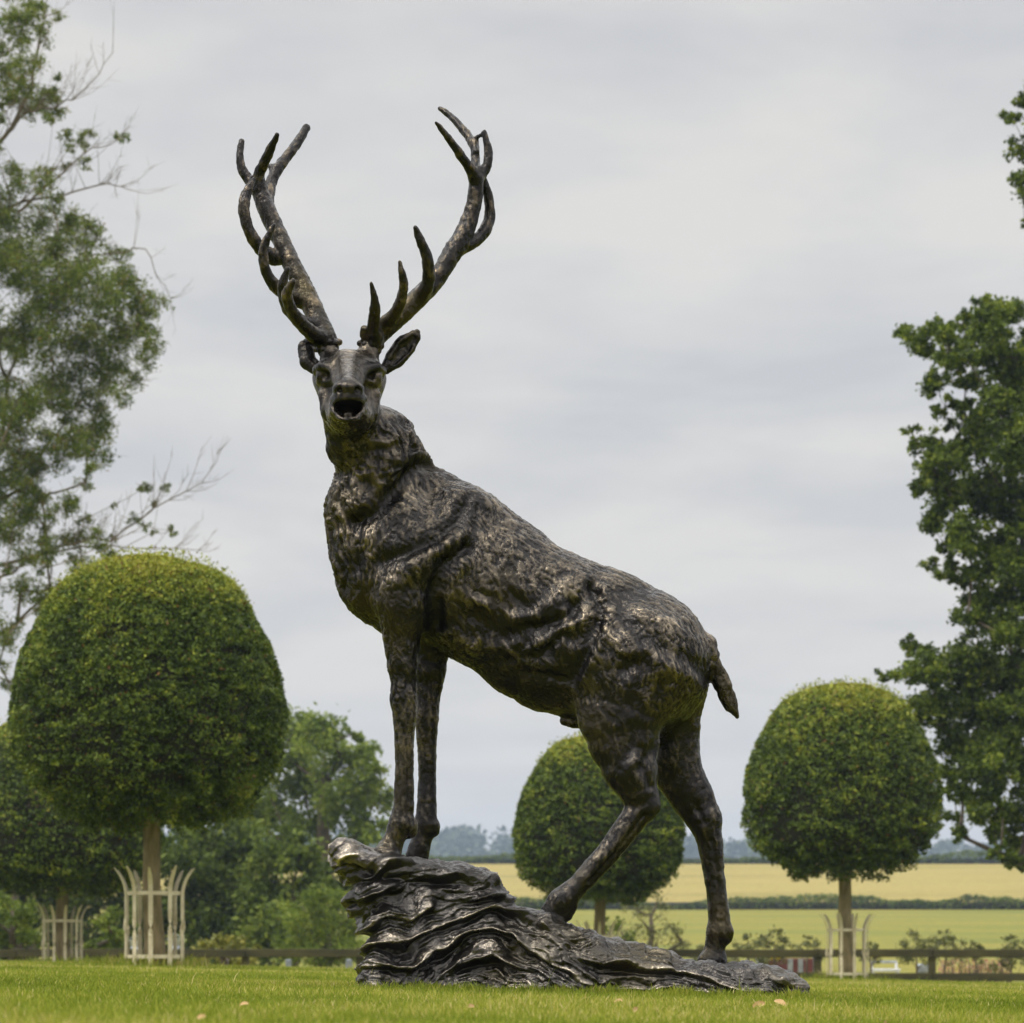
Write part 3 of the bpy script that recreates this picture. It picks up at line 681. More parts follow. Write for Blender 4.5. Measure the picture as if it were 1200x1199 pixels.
# fur strokes everywhere (short, combed down and back)
def strokes(dx, dz, L, Wd, seed):
    a = U * dx + Z * dz; b = U * dz - Z * dx
    wob = fbm(V / 20, 2, seed) * 7
    return fbm(np.stack([(b + wob) / Wd, a / (L * 1.3), D_ / Wd], 1), 2, seed + 1)
s1 = strokes(.42, -.91, 12, 3.0, 31); s2 = strokes(-.15, -.99, 10, 3.0, 41); s3 = strokes(.92, -.38, 13, 3.2, 51)
m = sstep(-.25, .25, fbm(V / 55, 2, 61)); fur = s1 * m + s2 * (1 - m); crack = np.exp(-(fbm(np.stack([(U * .93 + Z * .36 + fbm(V / 18, 2, 33) * 7) / 3.7, (U * -.36 + Z * .93) / 17, D_ / 3.7], 1), 2, 34) / .13) ** 2)
back = sstep(.35, .75, N[:, 2]) * (1 - neck)
fur = fur * (1 - back) + s3 * back; crack = crack * (1 - .4 * back)
legs = sstep(800, 860, PYy) * (1 - .0 * PXx); headw = (1 - sstep(488, 520, PYy)) * (1 - sstep(455, 470, PXx))
famp = 1.25 * (1 - .65 * legs) * (1 - .75 * headw)
tuft = fbm(np.stack([(U * .88 + Z * .30 + fbm(V / 24, 2, 36) * 8) / 7.5, (Z * .88 - U * .30) / 11, D_ / 7.5], 1), 2, 37)
disp += tuft * 1.0 * (1 - .9 * legs) * (1 - .9 * headw) * (1 - .6 * neck)
disp += fur * famp - crack * 1.35 * (1 - .8 * legs) * (1 - .9 * headw) + fbm(V / 5, 2, 71) * .55 * (legs + headw * .8)
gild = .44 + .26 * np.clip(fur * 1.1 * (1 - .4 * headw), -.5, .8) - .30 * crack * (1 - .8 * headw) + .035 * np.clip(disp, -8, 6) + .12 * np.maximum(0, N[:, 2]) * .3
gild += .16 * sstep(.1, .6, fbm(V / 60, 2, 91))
eye = (np.hypot(PXx - 374, PYy - 441) < 7) | (np.hypot(PXx - 444, PYy - 442) < 7)
hoof = ((PYy > 990) & (PXx < 520)) | ((PXx < 700) & (PYy > 1072)) | (PYy > 1114); gild[hoof] -= .12
disp *= 1; disp[eye] *= .15; gild[eye] -= .2
mouth = (np.hypot((PXx - 408) / 24, (PYy - 481) / 15) < 1) & (headw > .5); disp[mouth] *= .2; gild -= .16 * (headw > .5) * np.exp(-((np.minimum(np.abs(PXx - 375), np.abs(PXx - 443)) / 9) ** 2 + ((PYy - 443) / 9) ** 2))
gild += .14 * headw * np.exp(-(((PXx - 408) / 16) ** 2 + ((PYy - 440) / 22) ** 2))
V = V + N * disp[:, None]
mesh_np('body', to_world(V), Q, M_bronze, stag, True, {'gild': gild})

# ---------------------------------------------------------------- ears
for ch, cut in ((
        [(452, 432, -34, 7), (463, 420, -32, 12), (475, 405, -32, 13), (485, 395, -33, 8), (488.5, 389.5, -34, 4)],
        [(462, 423, -39, 5), (474, 408, -40, 8.5), (484, 397, -39, 5)]),
        ([(374, 434, -34, 8), (361, 424, -30, 10), (358, 408, -24, 9.5), (366, 399, -20, 7), (376, 397, -18, 4)],
        [(368, 424, -42, 5), (366, 408, -36, 6), (373, 402, -32, 3.5)])):
    lo = np.min([N3(*c[:3]) for c in ch], 0) - 22; hi = np.max([N3(*c[:3]) for c in ch], 0) + 22
    E = SDF(lo, hi, .9); E.chain(ch, 4, .62); E.chain(cut, 2.5, .9, 'sub')
    V, Q = E.mesh(); N = normals(V, Q); f = fbm(V / 3.5, 2, 5)
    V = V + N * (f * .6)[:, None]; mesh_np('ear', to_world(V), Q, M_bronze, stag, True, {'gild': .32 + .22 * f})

# ---------------------------------------------------------------- antlers: (branches of (px, py, depth, radius))
ANT_L = [[(385, 410, -42, 12), (382, 396, -40, 12.5), (374, 378, -34, 12), (360, 347, -22, 12), (347, 320, -12, 11.5), (336, 297, -4, 11), (326, 275, 4, 10.5), (315, 251, 12, 10.5), (307, 232, 18, 10), (303, 216, 20, 9)],
         [(302, 220, 18, 8), (303, 205, 14, 7), (311, 188, 4, 6), (318, 173, -6, 5), (325, 158, -16, 2.8)],
         [(301, 222, 22, 7), (291, 210, 24, 6.6), (283, 196, 26, 5.6), (281, 182, 28, 4.8), (283, 166, 32, 3.6)],
         [(312, 246, 22, 9), (314, 233, 34, 7.5), (317, 216, 48, 7), (324, 200, 58, 6.8), (337, 183, 70, 6), (349, 167, 82, 5.6), (359, 150, 94, 5.2)],
         [(325, 200, 58, 5), (317, 195, 60, 3.6)],
         [(322, 303, -2, 9), (306, 292, -10, 8), (294, 275, -16, 7), (287, 255, -18, 6.6), (286, 238, -16, 6.4), (290, 224, -12, 5.6), (297, 211, -8, 3.4)],
         [(350, 352, -26, 9), (336, 345, -40, 8), (322, 335, -50, 7.2), (311, 316, -58, 6.4), (308, 298, -62, 5.8), (312, 282, -64, 4.8), (321, 264, -66, 2.4)],
         [(368, 383, -38, 10), (352, 376, -56, 8), (338, 362, -70, 7.2), (332, 345, -80, 6.4), (332, 330, -86, 5.4), (337, 315, -90, 3)],
         [(380, 398, -44, 11), (366, 391, -64, 9), (352, 378, -84, 8), (341, 362, -100, 6.8), (336, 345, -110, 6), (343, 330, -118, 3.6)]]
ANT_R = [[(433, 412, -42, 12), (438, 397, -40, 12.5), (453, 383, -36, 12), (474, 364, -28, 12), (493, 346, -20, 11.5), (508, 331, -12, 11), (521, 312, -6, 11), (532, 293, 0, 11.5), (543, 275, 6, 11), (551, 255, 10, 9.8), (556, 236, 12, 9.2), (558, 216, 12, 9), (558, 202, 12, 8)],
         [(537, 290, 4, 9.5), (553, 285, 14, 7.5), (567, 272, 24, 7.2), (574, 254, 30, 6.8), (573, 234, 30, 6), (568, 216, 26, 5), (565, 204, 22, 3.4)],
         [(560, 206, 14, 7), (568, 200, 16, 6), (572, 188, 18, 5.6), (572, 174, 20, 4.8), (569, 164, 20, 4), (567, 155, 20, 2.8)],
         [(556, 208, 6, 7.5), (549, 195, -4, 6.2), (537, 178, -16, 5.2), (523, 159, -28, 4.2), (511, 144, -36, 2.4)],
         [(558, 200, 18, 6), (557, 184, 30, 5), (555, 170, 40, 5), (548, 159, 48, 5), (540, 149, 56, 4.8), (528, 136, 66, 4.2), (515, 127, 74, 2.8)],
         [(553, 166, 40, 4), (561, 160, 32, 2.6), (567, 157, 22, 2.4)],
         [(558, 178, 26, 3.5), (556, 168, 36, 4)],
         [(440, 396, -50, 9), (437, 385, -62, 7.2), (439, 368, -78, 6.4), (439, 352, -88, 5), (435, 332, -96, 1.8)],
         [(427, 392, -50, 6), (427, 386, -54, 5)],
         [(446, 383, -42, 9), (461, 370, -56, 7.4), (470, 352, -68, 6.4), (473, 334, -76, 5.4), (471, 320, -82, 4.2), (468, 307, -86, 1.8)],
         [(492, 348, -26, 9), (501, 334, -38, 8), (502, 315, -48, 7.2), (499, 297, -56, 6.2), (492, 280, -62, 5), (487, 267, -66, 3)]]
BURR = {0: [(397, 404), (388, 407), (378, 404), (373, 400)], 1: [(421, 401), (428, 405), (437, 406), (446, 402)]}
for ai, (ant, (bx, by)) in enumerate(((ANT_L, (384, 402)), (ANT_R, (434, 404)))):
    allp = np.array([N3(*n[:3]) for br in ant for n in br]); A = SDF(allp.min(0) - 20, allp.max(0) + 20, 1.15)
    for i, br in enumerate(ant):
        pts = np.array([n for n in br], float); n_ = len(pts)               # smooth the polyline
        if n_ > 2:
            t = np.arange(n_); tt = np.linspace(0, n_ - 1, (n_ - 1) * 3 + 1); out = []
            for q in tt:
                i0 = min(int(q), n_ - 2); f = q - i0; p0 = pts[max(i0 - 1, 0)]; p1 = pts[i0]; p2 = pts[i0 + 1]; p3 = pts[min(i0 + 2, n_ - 1)]
                out.append(.5 * ((2 * p1) + (-p0 + p2) * f + (2 * p0 - 5 * p1 + 4 * p2 - p3) * f * f + (-p0 + 3 * p1 - 3 * p2 + p3) * f ** 3))
            pts = np.array(out)
        A.chain([tuple(p) for p in pts], 5 if i else 4)
    for k_ in range(9):                                                      # pearled burr round the base
        a = k_ / 9 * 6.283; A.chain([(bx + math.cos(a) * 13, by + math.cos(a) * (1.5 if ai else -1) + .8 * math.sin(k_ * 2.4), -41 + math.sin(a) * 12, 3.5 + .6 * math.sin(k_ * 3.1))], 2.5)
        A.chain([(bx - 2 + math.cos(a + .3) * 12, by + 8, -42 + math.sin(a + .3) * 11, 3.2)], 2.5)
    V, Q = A.mesh(); V = smooth(V, Q, 1, .4); N = normals(V, Q)
    f = fbm(np.stack([V[:, 0] / 3.2, V[:, 1] / 3.2, V[:, 2] / 16], 1), 2, 3 + ai); g = fbm(V / 9, 2, 9); f2 = fbm(V / 3, 2, 19)
    V = V + N * (f * .75 + g * .8 + f2 * .35)[:, None]
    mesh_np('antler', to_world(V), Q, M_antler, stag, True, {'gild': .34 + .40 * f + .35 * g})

# ---------------------------------------------------------------- the rock
OUT = [(388, 992), (397, 984), (408, 984), (424, 992), (440, 999), (470, 1005), (500, 1010), (534, 1014), (560, 1019), (576, 1026), (584, 1040), (592, 1052), (606, 1060), (630, 1068), (648, 1078), (668, 1084),
       (690, 1093), (715, 1103), (745, 1110), (785, 1117), (794, 1126), (815, 1129), (850, 1130), (893, 1130), (912, 1134), (928, 1143), (942, 1157), (948, 1172), (948, 1190), (426, 1190), (424, 1165), (424, 1140),
       (429, 1118), (428, 1096), (420, 1072), (414, 1052), (409, 1036), (396, 1022), (389, 1008)]
K = SDF((-228, -150, -75), (378, 130, 148), 1.45)
poly = np.array([(x - HX, HY - y) for x, y in OUT]); X2, Z2 = np.meshgrid(K.ax[0], K.ax[2], indexing='ij')
d2 = np.full(X2.shape, 1e9); ins = np.zeros(X2.shape, bool)
for i in range(len(poly)):
    a, b = poly[i], poly[(i + 1) % len(poly)]; e = b - a
    t = np.clip(((X2 - a[0]) * e[0] + (Z2 - a[1]) * e[1]) / (e @ e), 0, 1); d2 = np.minimum(d2, np.hypot(X2 - a[0] - t * e[0], Z2 - a[1] - t * e[1]))
    cnd = ((a[1] > Z2) != (b[1] > Z2)) & (X2 < (b[0] - a[0]) * (Z2 - a[1]) / (b[1] - a[1] + 1e-12) + a[0]); ins ^= cnd
d2 = np.where(ins, -d2, d2)
half = 88 + 22 * sstep(60, -60, K.ax[2])[None, :] + 14 * np.sin(X2 / 38.0) - 25 * sstep(250, 345, X2) - 22 * sstep(-150, -212, X2)
dw = np.abs(K.ax[1][None, :, None] + 0) - half[:, None, :]
a = np.broadcast_to(d2[:, None, :], K.F.shape); b = dw; kk = 52.0
h = np.clip(.5 + .5 * (a - b) / kk, 0, 1); K.F = (a * h + b * (1 - h) + kk * h * (1 - h) * .55).astype(np.float32)
V, Q = K.mesh(); V = smooth(V, Q, 1, .3); N = normals(V, Q); PXx = V[:, 0] + HX; PYy = HY - V[:, 2]; D_ = V[:, 1]
def lnoise(p, seed):
    return vnoise(p + .28 * np.sin(np.asarray(p) * 2 * math.pi) / (2 * math.pi) * 2.2, seed) * 2 - 1
wv = .5 * fbm(np.stack([PXx / 95, D_ / 80, PYy / 60], 1), 3, 101); wv2 = fbm(np.stack([PXx / 36, D_ / 36, PYy / 26], 1), 2, 102)
sl_ = np.where(PXx < 580, .24 * (PXx - 580), -.30 * (PXx - 580)); sl_ = sl_ + 8 * np.exp(-((PXx - 580) / 30) ** 2)
wv = wv + .5 * lnoise(np.stack([PXx / 62, D_ / 60, PYy / 48], 1), 140) + .3 * lnoise(np.stack([PXx / 27, D_ / 30, PYy / 24], 1), 141)
s = PYy + sl_ + wv * 30 + wv2 * 5 + fbm(np.stack([PXx / 150, D_ / 90, PYy / 25], 1), 2, 109) * 14
def fold(t, sharp):
    f = t - np.floor(t); return np.where(f < .84, f / .84, (1 - f) / .16) ** sharp
f1 = fold(s / 27, 1.5); f2 = fold(s / 12 + wv2 * .9, 1.0); am = .12 + 1.45 * vnoise(np.stack([PXx / 60, D_ / 50, PYy / 34], 1), 103)
topw = sstep(.35, .85, N[:, 2]); lipm = 1 - sstep(1022, 1040, PYy) * (1 - 0) * 1 * (PXx < 470)
sidea = 1 - .62 * topw
lip = (1 - sstep(1016, 1034, PYy)) * (1 - sstep(440, 470, PXx))
low = sstep(1128, 1146, PYy)
brk = sstep(.22, .5, vnoise(np.stack([PXx / 44, D_ / 40, s / 21], 1), 111)); f1 = f1 * (.15 + .85 * brk)
d = (f1 - .55) * 16.5 * am * sidea * (1 - .75 * lip) * (1 - .65 * low) + (f2 - .5) * 3.2 * sidea * (1 - .6 * lip) * (1 - .4 * low)
rg = 1 - np.abs(fbm(np.stack([PXx / 40, D_ / 26, s / 9], 1), 3, 121)) * 2.6; d += rg * 1.6 * sidea * (1 - .8 * lip) + (np.floor(fbm(np.stack([PXx / 26, D_ / 26, s / 16], 1), 2, 122) * 5) / 5) * 4.5
d += (np.abs(fbm(np.stack([(PXx + .5 * PYy) / 17, D_ / 14, (PYy - .3 * PXx) / 8], 1), 3, 133)) - .2) * -4.5 * sidea * (1 - .8 * lip)
d += fbm(V / 42, 3, 105) * 7 * (1 - .5 * topw) + fbm(V / 11, 2, 106) * 1.5 * (1 + low) + fbm(V / 4, 2, 107) * .5
d += topw * (fold((PXx + .4 * D_ + 18 * wv) / 27, 1.1) - .5) * 4.5 * sstep(590, 640, PXx)          # stepped top slabs
d -= 7 * np.exp(-(pdist(V[:, 0], V[:, 2], [(390, 1014), (425, 1024), (455, 1030), (520, 1034)]) / 6) ** 2) * (N[:, 1] < 0)
d += 4 * np.exp(-(pdist(V[:, 0], V[:, 2], [(400, 1008), (440, 1008), (500, 1022), (560, 1030)]) / 7) ** 2) * (N[:, 1] < 0)
V = V + N * d[:, None]
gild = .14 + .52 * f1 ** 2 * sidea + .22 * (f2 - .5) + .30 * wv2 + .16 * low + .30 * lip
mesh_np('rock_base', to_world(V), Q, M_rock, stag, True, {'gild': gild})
# ------------------------------------------------------------------ lawn grass
M_grass = leaf_mat('grass_blades', [(0, (.085, .12, .010)), (.4, (.19, .245, .024)), (.7, (.34, .355, .05)), (.9, (.48, .41, .12)), (1, (.60, .52, .24))], .35, .6, .1)
def grass():
    rng = np.random.default_rng(5); Ps = []; Hs = []; Ws = []
    for y0, y1, n, h in ((3.9, 5.2, 30000, .028), (5.2, 8, 60000, .030), (8, 11, 70000, .032), (11, 14, 90000, .034), (14, 20, 80000, .036), (20, 30, 70000, .042), (30, 57, 90000, .055)):
        y = rng.uniform(y0, y1, n); hw = y * .19 + .5; x = rng.uniform(-1, 1, n) * hw
        Ps.append(np.stack([x, y], 1)); Hs.append(np.full(n, h)); Ws.append(np.full(n, .0016) * (y / 9) ** .75)
    # longer uncut tufts round the plinth and round the guards
    n = 9000; t = rng.random(n); x = -1.5 / 3 * 1 + (t * 1.52 - .02); yy = 12 - .31 - .02 * np.abs(rng.normal(size=n)) * 2
    Ps.append(np.stack([x, yy - rng.random(n) * .06], 1)); Hs.append(rng.uniform(.022, .062, n)); Ws.append(np.full(n, .002))
    for gx, gy, m in ((at(172, 0, 36)[0], 36, 2600), (at(73, 0, 54)[0], 54, 1200), (at(987, 0, 52)[0], 52, 1400)):
        a = rng.random(m) * 6.283; r = np.abs(rng.normal(size=m)) * .22 + .1
        Ps.append(np.stack([gx + np.cos(a) * r * 1.4, gy + np.sin(a) * r], 1)); Hs.append(rng.uniform(.06, .2, m)); Ws.append(np.full(m, .006))
    P = np.concatenate(Ps); H = np.concatenate(Hs); W = np.concatenate(Ws); n = len(P)
    patch = fbm(np.stack([P[:, 0] / .8, P[:, 1] / 1.6, P[:, 0] * 0], 1), 3, 77); cl = fbm(np.stack([P[:, 0] / .07, P[:, 1] / .10, P[:, 0] * 0], 1), 2, 78)
    H = H * .68 * rng.uniform(.45, 1.25, n) * (1 + .35 * cl + .3 * patch); H = np.where(rng.random(n) < .004, H * 2.1, H)
    z = ground_z(P[:, 0], P[:, 1]) - .003; a = rng.random(n) * 6.283; l = rng.uniform(.1, .75, n) * H; b = rng.random(n) * 6.283
    c = np.stack([P[:, 0], P[:, 1], z], 1); s = np.stack([np.cos(a), np.sin(a), 0 * a], 1) * W[:, None]
    le = np.stack([np.cos(b), np.sin(b), 0 * b], 1) * l[:, None]; up = np.array([0, 0, 1.])
    V = np.stack([c - s, c + s, c + le * .4 + up * H[:, None] * .6 + s * .7, c + le * .4 + up * H[:, None] * .6 - s * .7, c + le + up * H[:, None] * .95], 1).reshape(-1, 3)
    i = np.arange(n)[:, None] * 5; F4 = i + np.array([[0, 1, 2, 3]]); F3 = i + np.array([[3, 2, 4]])
    tint = .42 + .13 * rng.normal(size=n) + .30 * patch + .16 * cl; clip = np.exp(-((P[:, 1] - 27) / 2.5) ** 2) * (cl > -.1) * .55; dry = rng.random(n) < clip + .04 + .16 * (patch > .2); tint = np.where(dry, rng.uniform(.8, 1, n), np.clip(tint, 0, .8))
    o = mesh_np('grass', V, [F4, F3], M_grass, None, False, {'tint': np.repeat(tint, 5)})
    tag(o, 'short mown grass of the lawn with longer tufts by rock and guards', 'grass', kind='stuff')
grass()
# fallen leaves on the grass
M_dry = simple_mat('dry_leaf', (.42, .26, .10), (.62, .46, .22), 30, .7)
M_yel = simple_mat('yellow_petals', (.6, .45, .03), (.75, .55, .05), 30, .6)
def lawn_at(px, py):
    y = 11.0
    for _ in range(60):
        z = float(ground_z((px - HX) * y / FPX, y)) + .03; yn = FPX * (CAMZ - z) / max(py - HY, 1); y = y * .6 + min(max(yn, 5), 55) * .4
    return y
rng = np.random.default_rng(12)
LV = [(914, 1170, 'large pale tan fallen leaf in the grass beside the rock tip'), (725, 1167, 'tan fallen leaf in the grass below the hind part of the rock'), (744, 1176, 'orange brown leaf lying in front of the rock'),
      (889, 1172, 'small orange leaf left of the large pale leaf by the rock tip'), (286, 1169, 'pale curled leaf alone on the lawn left of the rock'), (552, 1172, 'rust brown leaf under the middle of the rock'),
      (236, 1182, 'yellowish leaf near the bottom left of the lawn'), (1037, 1189, 'tiny pale petal on the lawn at the lower right')]
for px, py, lab in LV:
    d = lawn_at(px, py); p = at(px, py, d); k = d / FPX; w = 11 * k if py != 1189 else 5 * k
    if 'large' in lab: w *= 1.6
    mb = MB(); V = []; F = []; nu = 9
    for i in range(nu):
        t = i / (nu - 1); wd = math.sin(math.pi * t) ** .7 * w * .28 + .0004
        for j in (-1, 0, 1): V.append((-w / 2 + w * t, j * wd * .8, abs(j) * wd * .75 + .2 * w * (t - .5) ** 2 + j * .002))
        if i: b = i * 3; F += [(b - 3, b, b + 1, b - 2), (b - 2, b + 1, b + 2, b - 1)]
    mb.add(np.array(V), F); o = mb.build('fallen_leaf', M_dry, smooth=True); o.location = (p[0], p[1], float(ground_z(p[0], p[1])) + .014)
    o.rotation_euler = (rng.uniform(.2, .9), rng.uniform(-.4, .4), rng.uniform(-1, 1)); tag(o, lab, 'leaf', 'fallen leaves on the lawn')

# ------------------------------------------------------------------ post and rail fence
M_wood = simple_mat('mossy_wood', (.028, .026, .006), (.07, .06, .014), 8, .85, bs=.5, bd=.01, mapscale=(.2, 1, 1))
fy = 60.5; fr = empty('rail_fence', (0, fy, -.9)); tag(fr, 'long brown mossy post and rail fence behind the lawn', 'fence')
fk = fy / FPX; step = 134 * fk; x0 = (1092 - HX) * fk; rngf = np.random.default_rng(3)
for i in range(-13, 8):
    x = x0 + i * step; zg = float(ground_z(x, fy)); zt = .19 + rngf.normal() * .012
    mb = MB(); mb.box((x, fy, (zg - .2 + zt) / 2), (.13, .09, zt - zg + .2), 0, .012); mb.build('post', M_wood, fr, False)
    for zr in (.105, -.29, -.66):
        mb = MB(); mb.box((x + step / 2, fy - .065, zr + rngf.normal() * .006), (step - .01, .038, .135), 0, .008); mb.build('rail', M_wood, fr, False)

# ------------------------------------------------------------------ small things beyond the fence
M_red = simple_mat('red_paint', (.10, .025, .02), (.15, .04, .035), 6, .6); M_white = simple_mat('white_paint', (.62, .62, .62), (.8, .8, .8), 6, .5)
M_grey = simple_mat('zinc', (.30, .33, .36), (.45, .48, .5), 10, .45, .6)
M_slate = simple_mat('weathered_grey_paint', (.16, .18, .20), (.24, .26, .28), 8, .8)
def spot(px, d): x = (px - HX) * d / FPX; return x, d, float(ground_z(x, d))
d = 72; x, y, zg = spot(922, d); k = d / FPX; zt = CAMZ + (HY - 1123) * k
r_ = empty('jump_panel', (x, y, zg)); tag(r_, 'red panel with white stripes standing behind the fence right of the rock', 'panel')
mb = MB(); mb.box((x, y, (zg + zt) / 2), (62 * k, .05, zt - zg), 0, .01); mb.build('board', M_red, r_, False)
for px in (926, 938):
    mb = MB(); mb.box(((px - HX) * k, y - .035, (zg + zt) / 2 + .03), (6 * k, .012, zt - zg - .1), 0, .003); mb.build('stripe', M_grey, r_, False)
for sx in (-1, 1):
    mb = MB(); mb.box((x + sx * 33 * k, y + .05, (zg + zt) / 2 + .03), (.08, .3, zt - zg + .06), 0, .01); mb.build('foot_post', M_grey, r_, False)
mb = MB(); mb.lathe([(.001, 0), (.11, .0), (.13, .12), (.12, .2), (.001, .2)], ((908 - HX) * k, y - .0, zt - .03)); tag(mb.build('flower_pot', M_yel, None), 'orange yellow pot on top of the red panel', 'pot')
d = 70; k = d / FPX; x, y, zg = spot(1037, d); zt = CAMZ + (HY - 1137) * k
b_ = empty('garden_bench', (x, y, zg)); tag(b_, 'white garden bench behind the fence right of the right topiary trunk', 'bench')
mb = MB(); mb.box((x, y, zt), (34 * k, .42, .06), 0, .01); mb.build('seat', M_white, b_, False)
mb = MB(); mb.box((x, y + .22, zt + .16), (32 * k, .035, .05), 0, .01); mb.build('backrest', M_grey, b_, False)
for sx in (-1, 1):
    for sy in (-1, 1):
        hh = zt - zg + (.18 if sy > 0 else 0); mb = MB(); mb.box((x + sx * 14.5 * k, y + sy * .18, zg + hh / 2 - .035), (.05, .05, hh), 0, .006); mb.build('leg', M_white, b_, False)
d = 74; k = d / FPX; x, y, zg = spot(1081, d); zt = CAMZ + (HY - 1129.5) * k
t_ = empty('water_trough', (x, y, zg)); tag(t_, 'small grey metal trough seen between the fence rails', 'trough')
mb = MB(); a = .1; mb.box((x, y, zt - .1), (13 * k, .3, .2), 0, .03); mb.build('basin', M_grey, t_, False)
for sx in (-1, 1): mb = MB(); mb.box((x + sx * 4 * k, y, (zg + zt - .22) / 2), (.05, .25, zt - .22 - zg), 0, .005); mb.build('leg', M_grey, t_, False)
def bucket(px, py, d, r, lab):
    k = d / FPX; x, y, zg = spot(px, d); z = at(px, py, d)[2]
    b = empty('bucket', (x, y, z - r)); tag(b, lab, 'bucket', 'white buckets hung behind the left fence')
    mb = MB(); mb.lathe([(.001, -r), (r * .72, -r), (r, r * .9), (r * 1.06, r * .95), (r * 1.06, r), (r * .94, r), (r * .68, -r * .9), (.001, -r * .9)], (x, y, z)); mb.build('pail', M_white, b)
    mb = MB(); an = np.linspace(0, math.pi, 14); mb.tube(np.stack([x + np.cos(an) * r, y + 0 * an, z + r * .95 + np.sin(an) * r * .8], 1), r * .05, 5); mb.build('handle', M_grey, b)
    mb = MB(); mb.lathe([(r * .79, -r * .72), (r * .85, -r * .40), (r * .92, -r * .05), (r * .79, -r * .72)], (x, y, z)); mb.build('band', M_grey, b)
bucket(159, 1109, 60.75, .10, 'white bucket seen left of the near guarded trunk'); bucket(204, 1108, 60.75, .11, 'white bucket seen right of the near guarded trunk')
for px, lab in ((338, 'pale blue grey marker post beside the left fence post'), (409, 'pale marker post just left of the rock')):
    k = 68 / FPX; x, y, zg = spot(px, 68); zt = at(0, 1124, 68)[2]
    mb = MB(); mb.box((x, y, (zg + zt) / 2), (.11, .11, zt - zg), .2, .02); tag(mb.build('marker_post', M_slate, None, False, origin=(x, y, zg)), lab, 'post', 'marker posts behind the fence')

# ------------------------------------------------------------------ background shrubs and trees
M_oak = leaf_mat('oak_leaves', [(0, (.030, .048, .007)), (.45, (.09, .135, .015)), (.75, (.18, .24, .028)), (1, (.30, .34, .04))], .42, .55, .2)
M_ash = leaf_mat('ash_leaves', [(0, (.060, .085, .018)), (.45, (.14, .19, .030)), (.75, (.23, .28, .045)), (.93, (.27, .28, .055)), (1, (.30, .17, .07))], .45, .55, .2)
M_lime = leaf_mat('fresh_leaves', [(0, (.065, .105, .014)), (.45, (.16, .22, .03)), (.75, (.25, .31, .045)), (1, (.34, .38, .07))], .45, .55, .15)
M_dark = leaf_mat('dark_leaves', [(0, (.035, .055, .012)), (.45, (.10, .145, .022)), (.75, (.18, .23, .036)), (1, (.25, .29, .05))], .42, .55, .15)
M_gold = leaf_mat('yellow_leaves', [(0, (.12, .14, .02)), (.5, (.26, .26, .04)), (1, (.42, .38, .07))], .3)
M_olive = leaf_mat('olive_leaves', [(0, (.07, .085, .025)), (.5, (.14, .15, .045)), (1, (.22, .22, .07))], .3)

OAK = [(1197, 118, 14), (1185, 136, 13), (1203, 172, 22), (1200, 212, 20), (1202, 262, 7), (1060, 392, 14), (1082, 398, 22), (1110, 392, 18), (1135, 372, 14), (1150, 362, 14), (1182, 368, 20), (1118, 418, 26), (1155, 405, 30), (1192, 420, 36), (1140, 445, 17), (1170, 462, 28), (1200, 465, 34),
       (1063, 428, 9), (1068, 505, 10), (1076, 522, 13), (1092, 540, 20), (1122, 535, 24), (1112, 498, 10), (1150, 505, 34), (1192, 520, 42), (1060, 563, 8), (1078, 570, 15), (1112, 578, 28), (1150, 580, 36), (1195, 600, 42), (1068, 590, 8), (1100, 606, 18), (1130, 625, 28), (1160, 650, 34), (1195, 665, 40),
       (1090, 660, 11), (1106, 676, 15), (1134, 680, 18), (1165, 705, 28), (1135, 722, 18), (1195, 740, 40), (1066, 756, 16), (1035, 792, 11), (1058, 790, 20), (1088, 785, 25), (1125, 778, 30), (1160, 780, 38), (1200, 800, 44), (1100, 825, 34), (1145, 840, 40), (1190, 855, 44), (1120, 875, 30), (1160, 895, 34), (1198, 905, 36),
       (1108, 905, 16), (1128, 932, 15), (1165, 925, 18), (1122, 978, 13), (1128, 955, 9), (1165, 975, 15), (1192, 985, 22), (1186, 1008, 12), (1175, 945, 12)]
def inpoly(p, q, pl):
    c = False
    for (a, b), (e, f) in zip(pl, pl[1:] + pl[:1]):
        if (b > q) != (f > q) and p < (e - a) * (q - b) / (f - b) + a: c = not c
    return c
def fill(pl, n, r0, r1, seed):
    rg_ = np.random.default_rng(seed); out = []; xs = [p[0] for p in pl]; ys = [p[1] for p in pl]
    while len(out) < n:
        p, q = rg_.uniform(min(xs), max(xs)), rg_.uniform(min(ys), max(ys)); r = rg_.uniform(r0, r1)
        if inpoly(p, q, pl) and all(math.hypot(p - a[0], q - a[1]) > (r + a[2]) * .55 for a in out): out.append((p, q, r))
    return out
OAK = [c for c in OAK if c[:2] not in ((1063, 428), (1060, 563), (1068, 590), (1128, 955))]
OAK += fill([(1075, 390), (1150, 355), (1215, 350), (1215, 990), (1120, 930), (1085, 850), (1060, 780), (1120, 755), (1125, 690), (1095, 640), (1085, 530), (1110, 470), (1085, 420)], 92, 12, 24, 5) + [(1150, 940, 20), (1195, 950, 26), (1172, 1000, 13), (1196, 1012, 13), (1135, 905, 22), (1120, 960, 13)]
OAK += fill([(1205, 100), (1260, 40), (1350, 10), (1450, 120), (1520, 350), (1540, 650), (1490, 860), (1400, 960), (1205, 980), (1205, 360), (1240, 280)], 110, 22, 38, 15)
tree('oak_tree', 'large dark green oak reaching in from the right edge behind the topiary', 'tree', 66, 1330, OAK, 5.5, 1.3, M_oak, 21, rs=1.08, depth=1.2, trunk_r=.3, sub=16, subr=.34, trunk_top_py=200, aspect=.7)

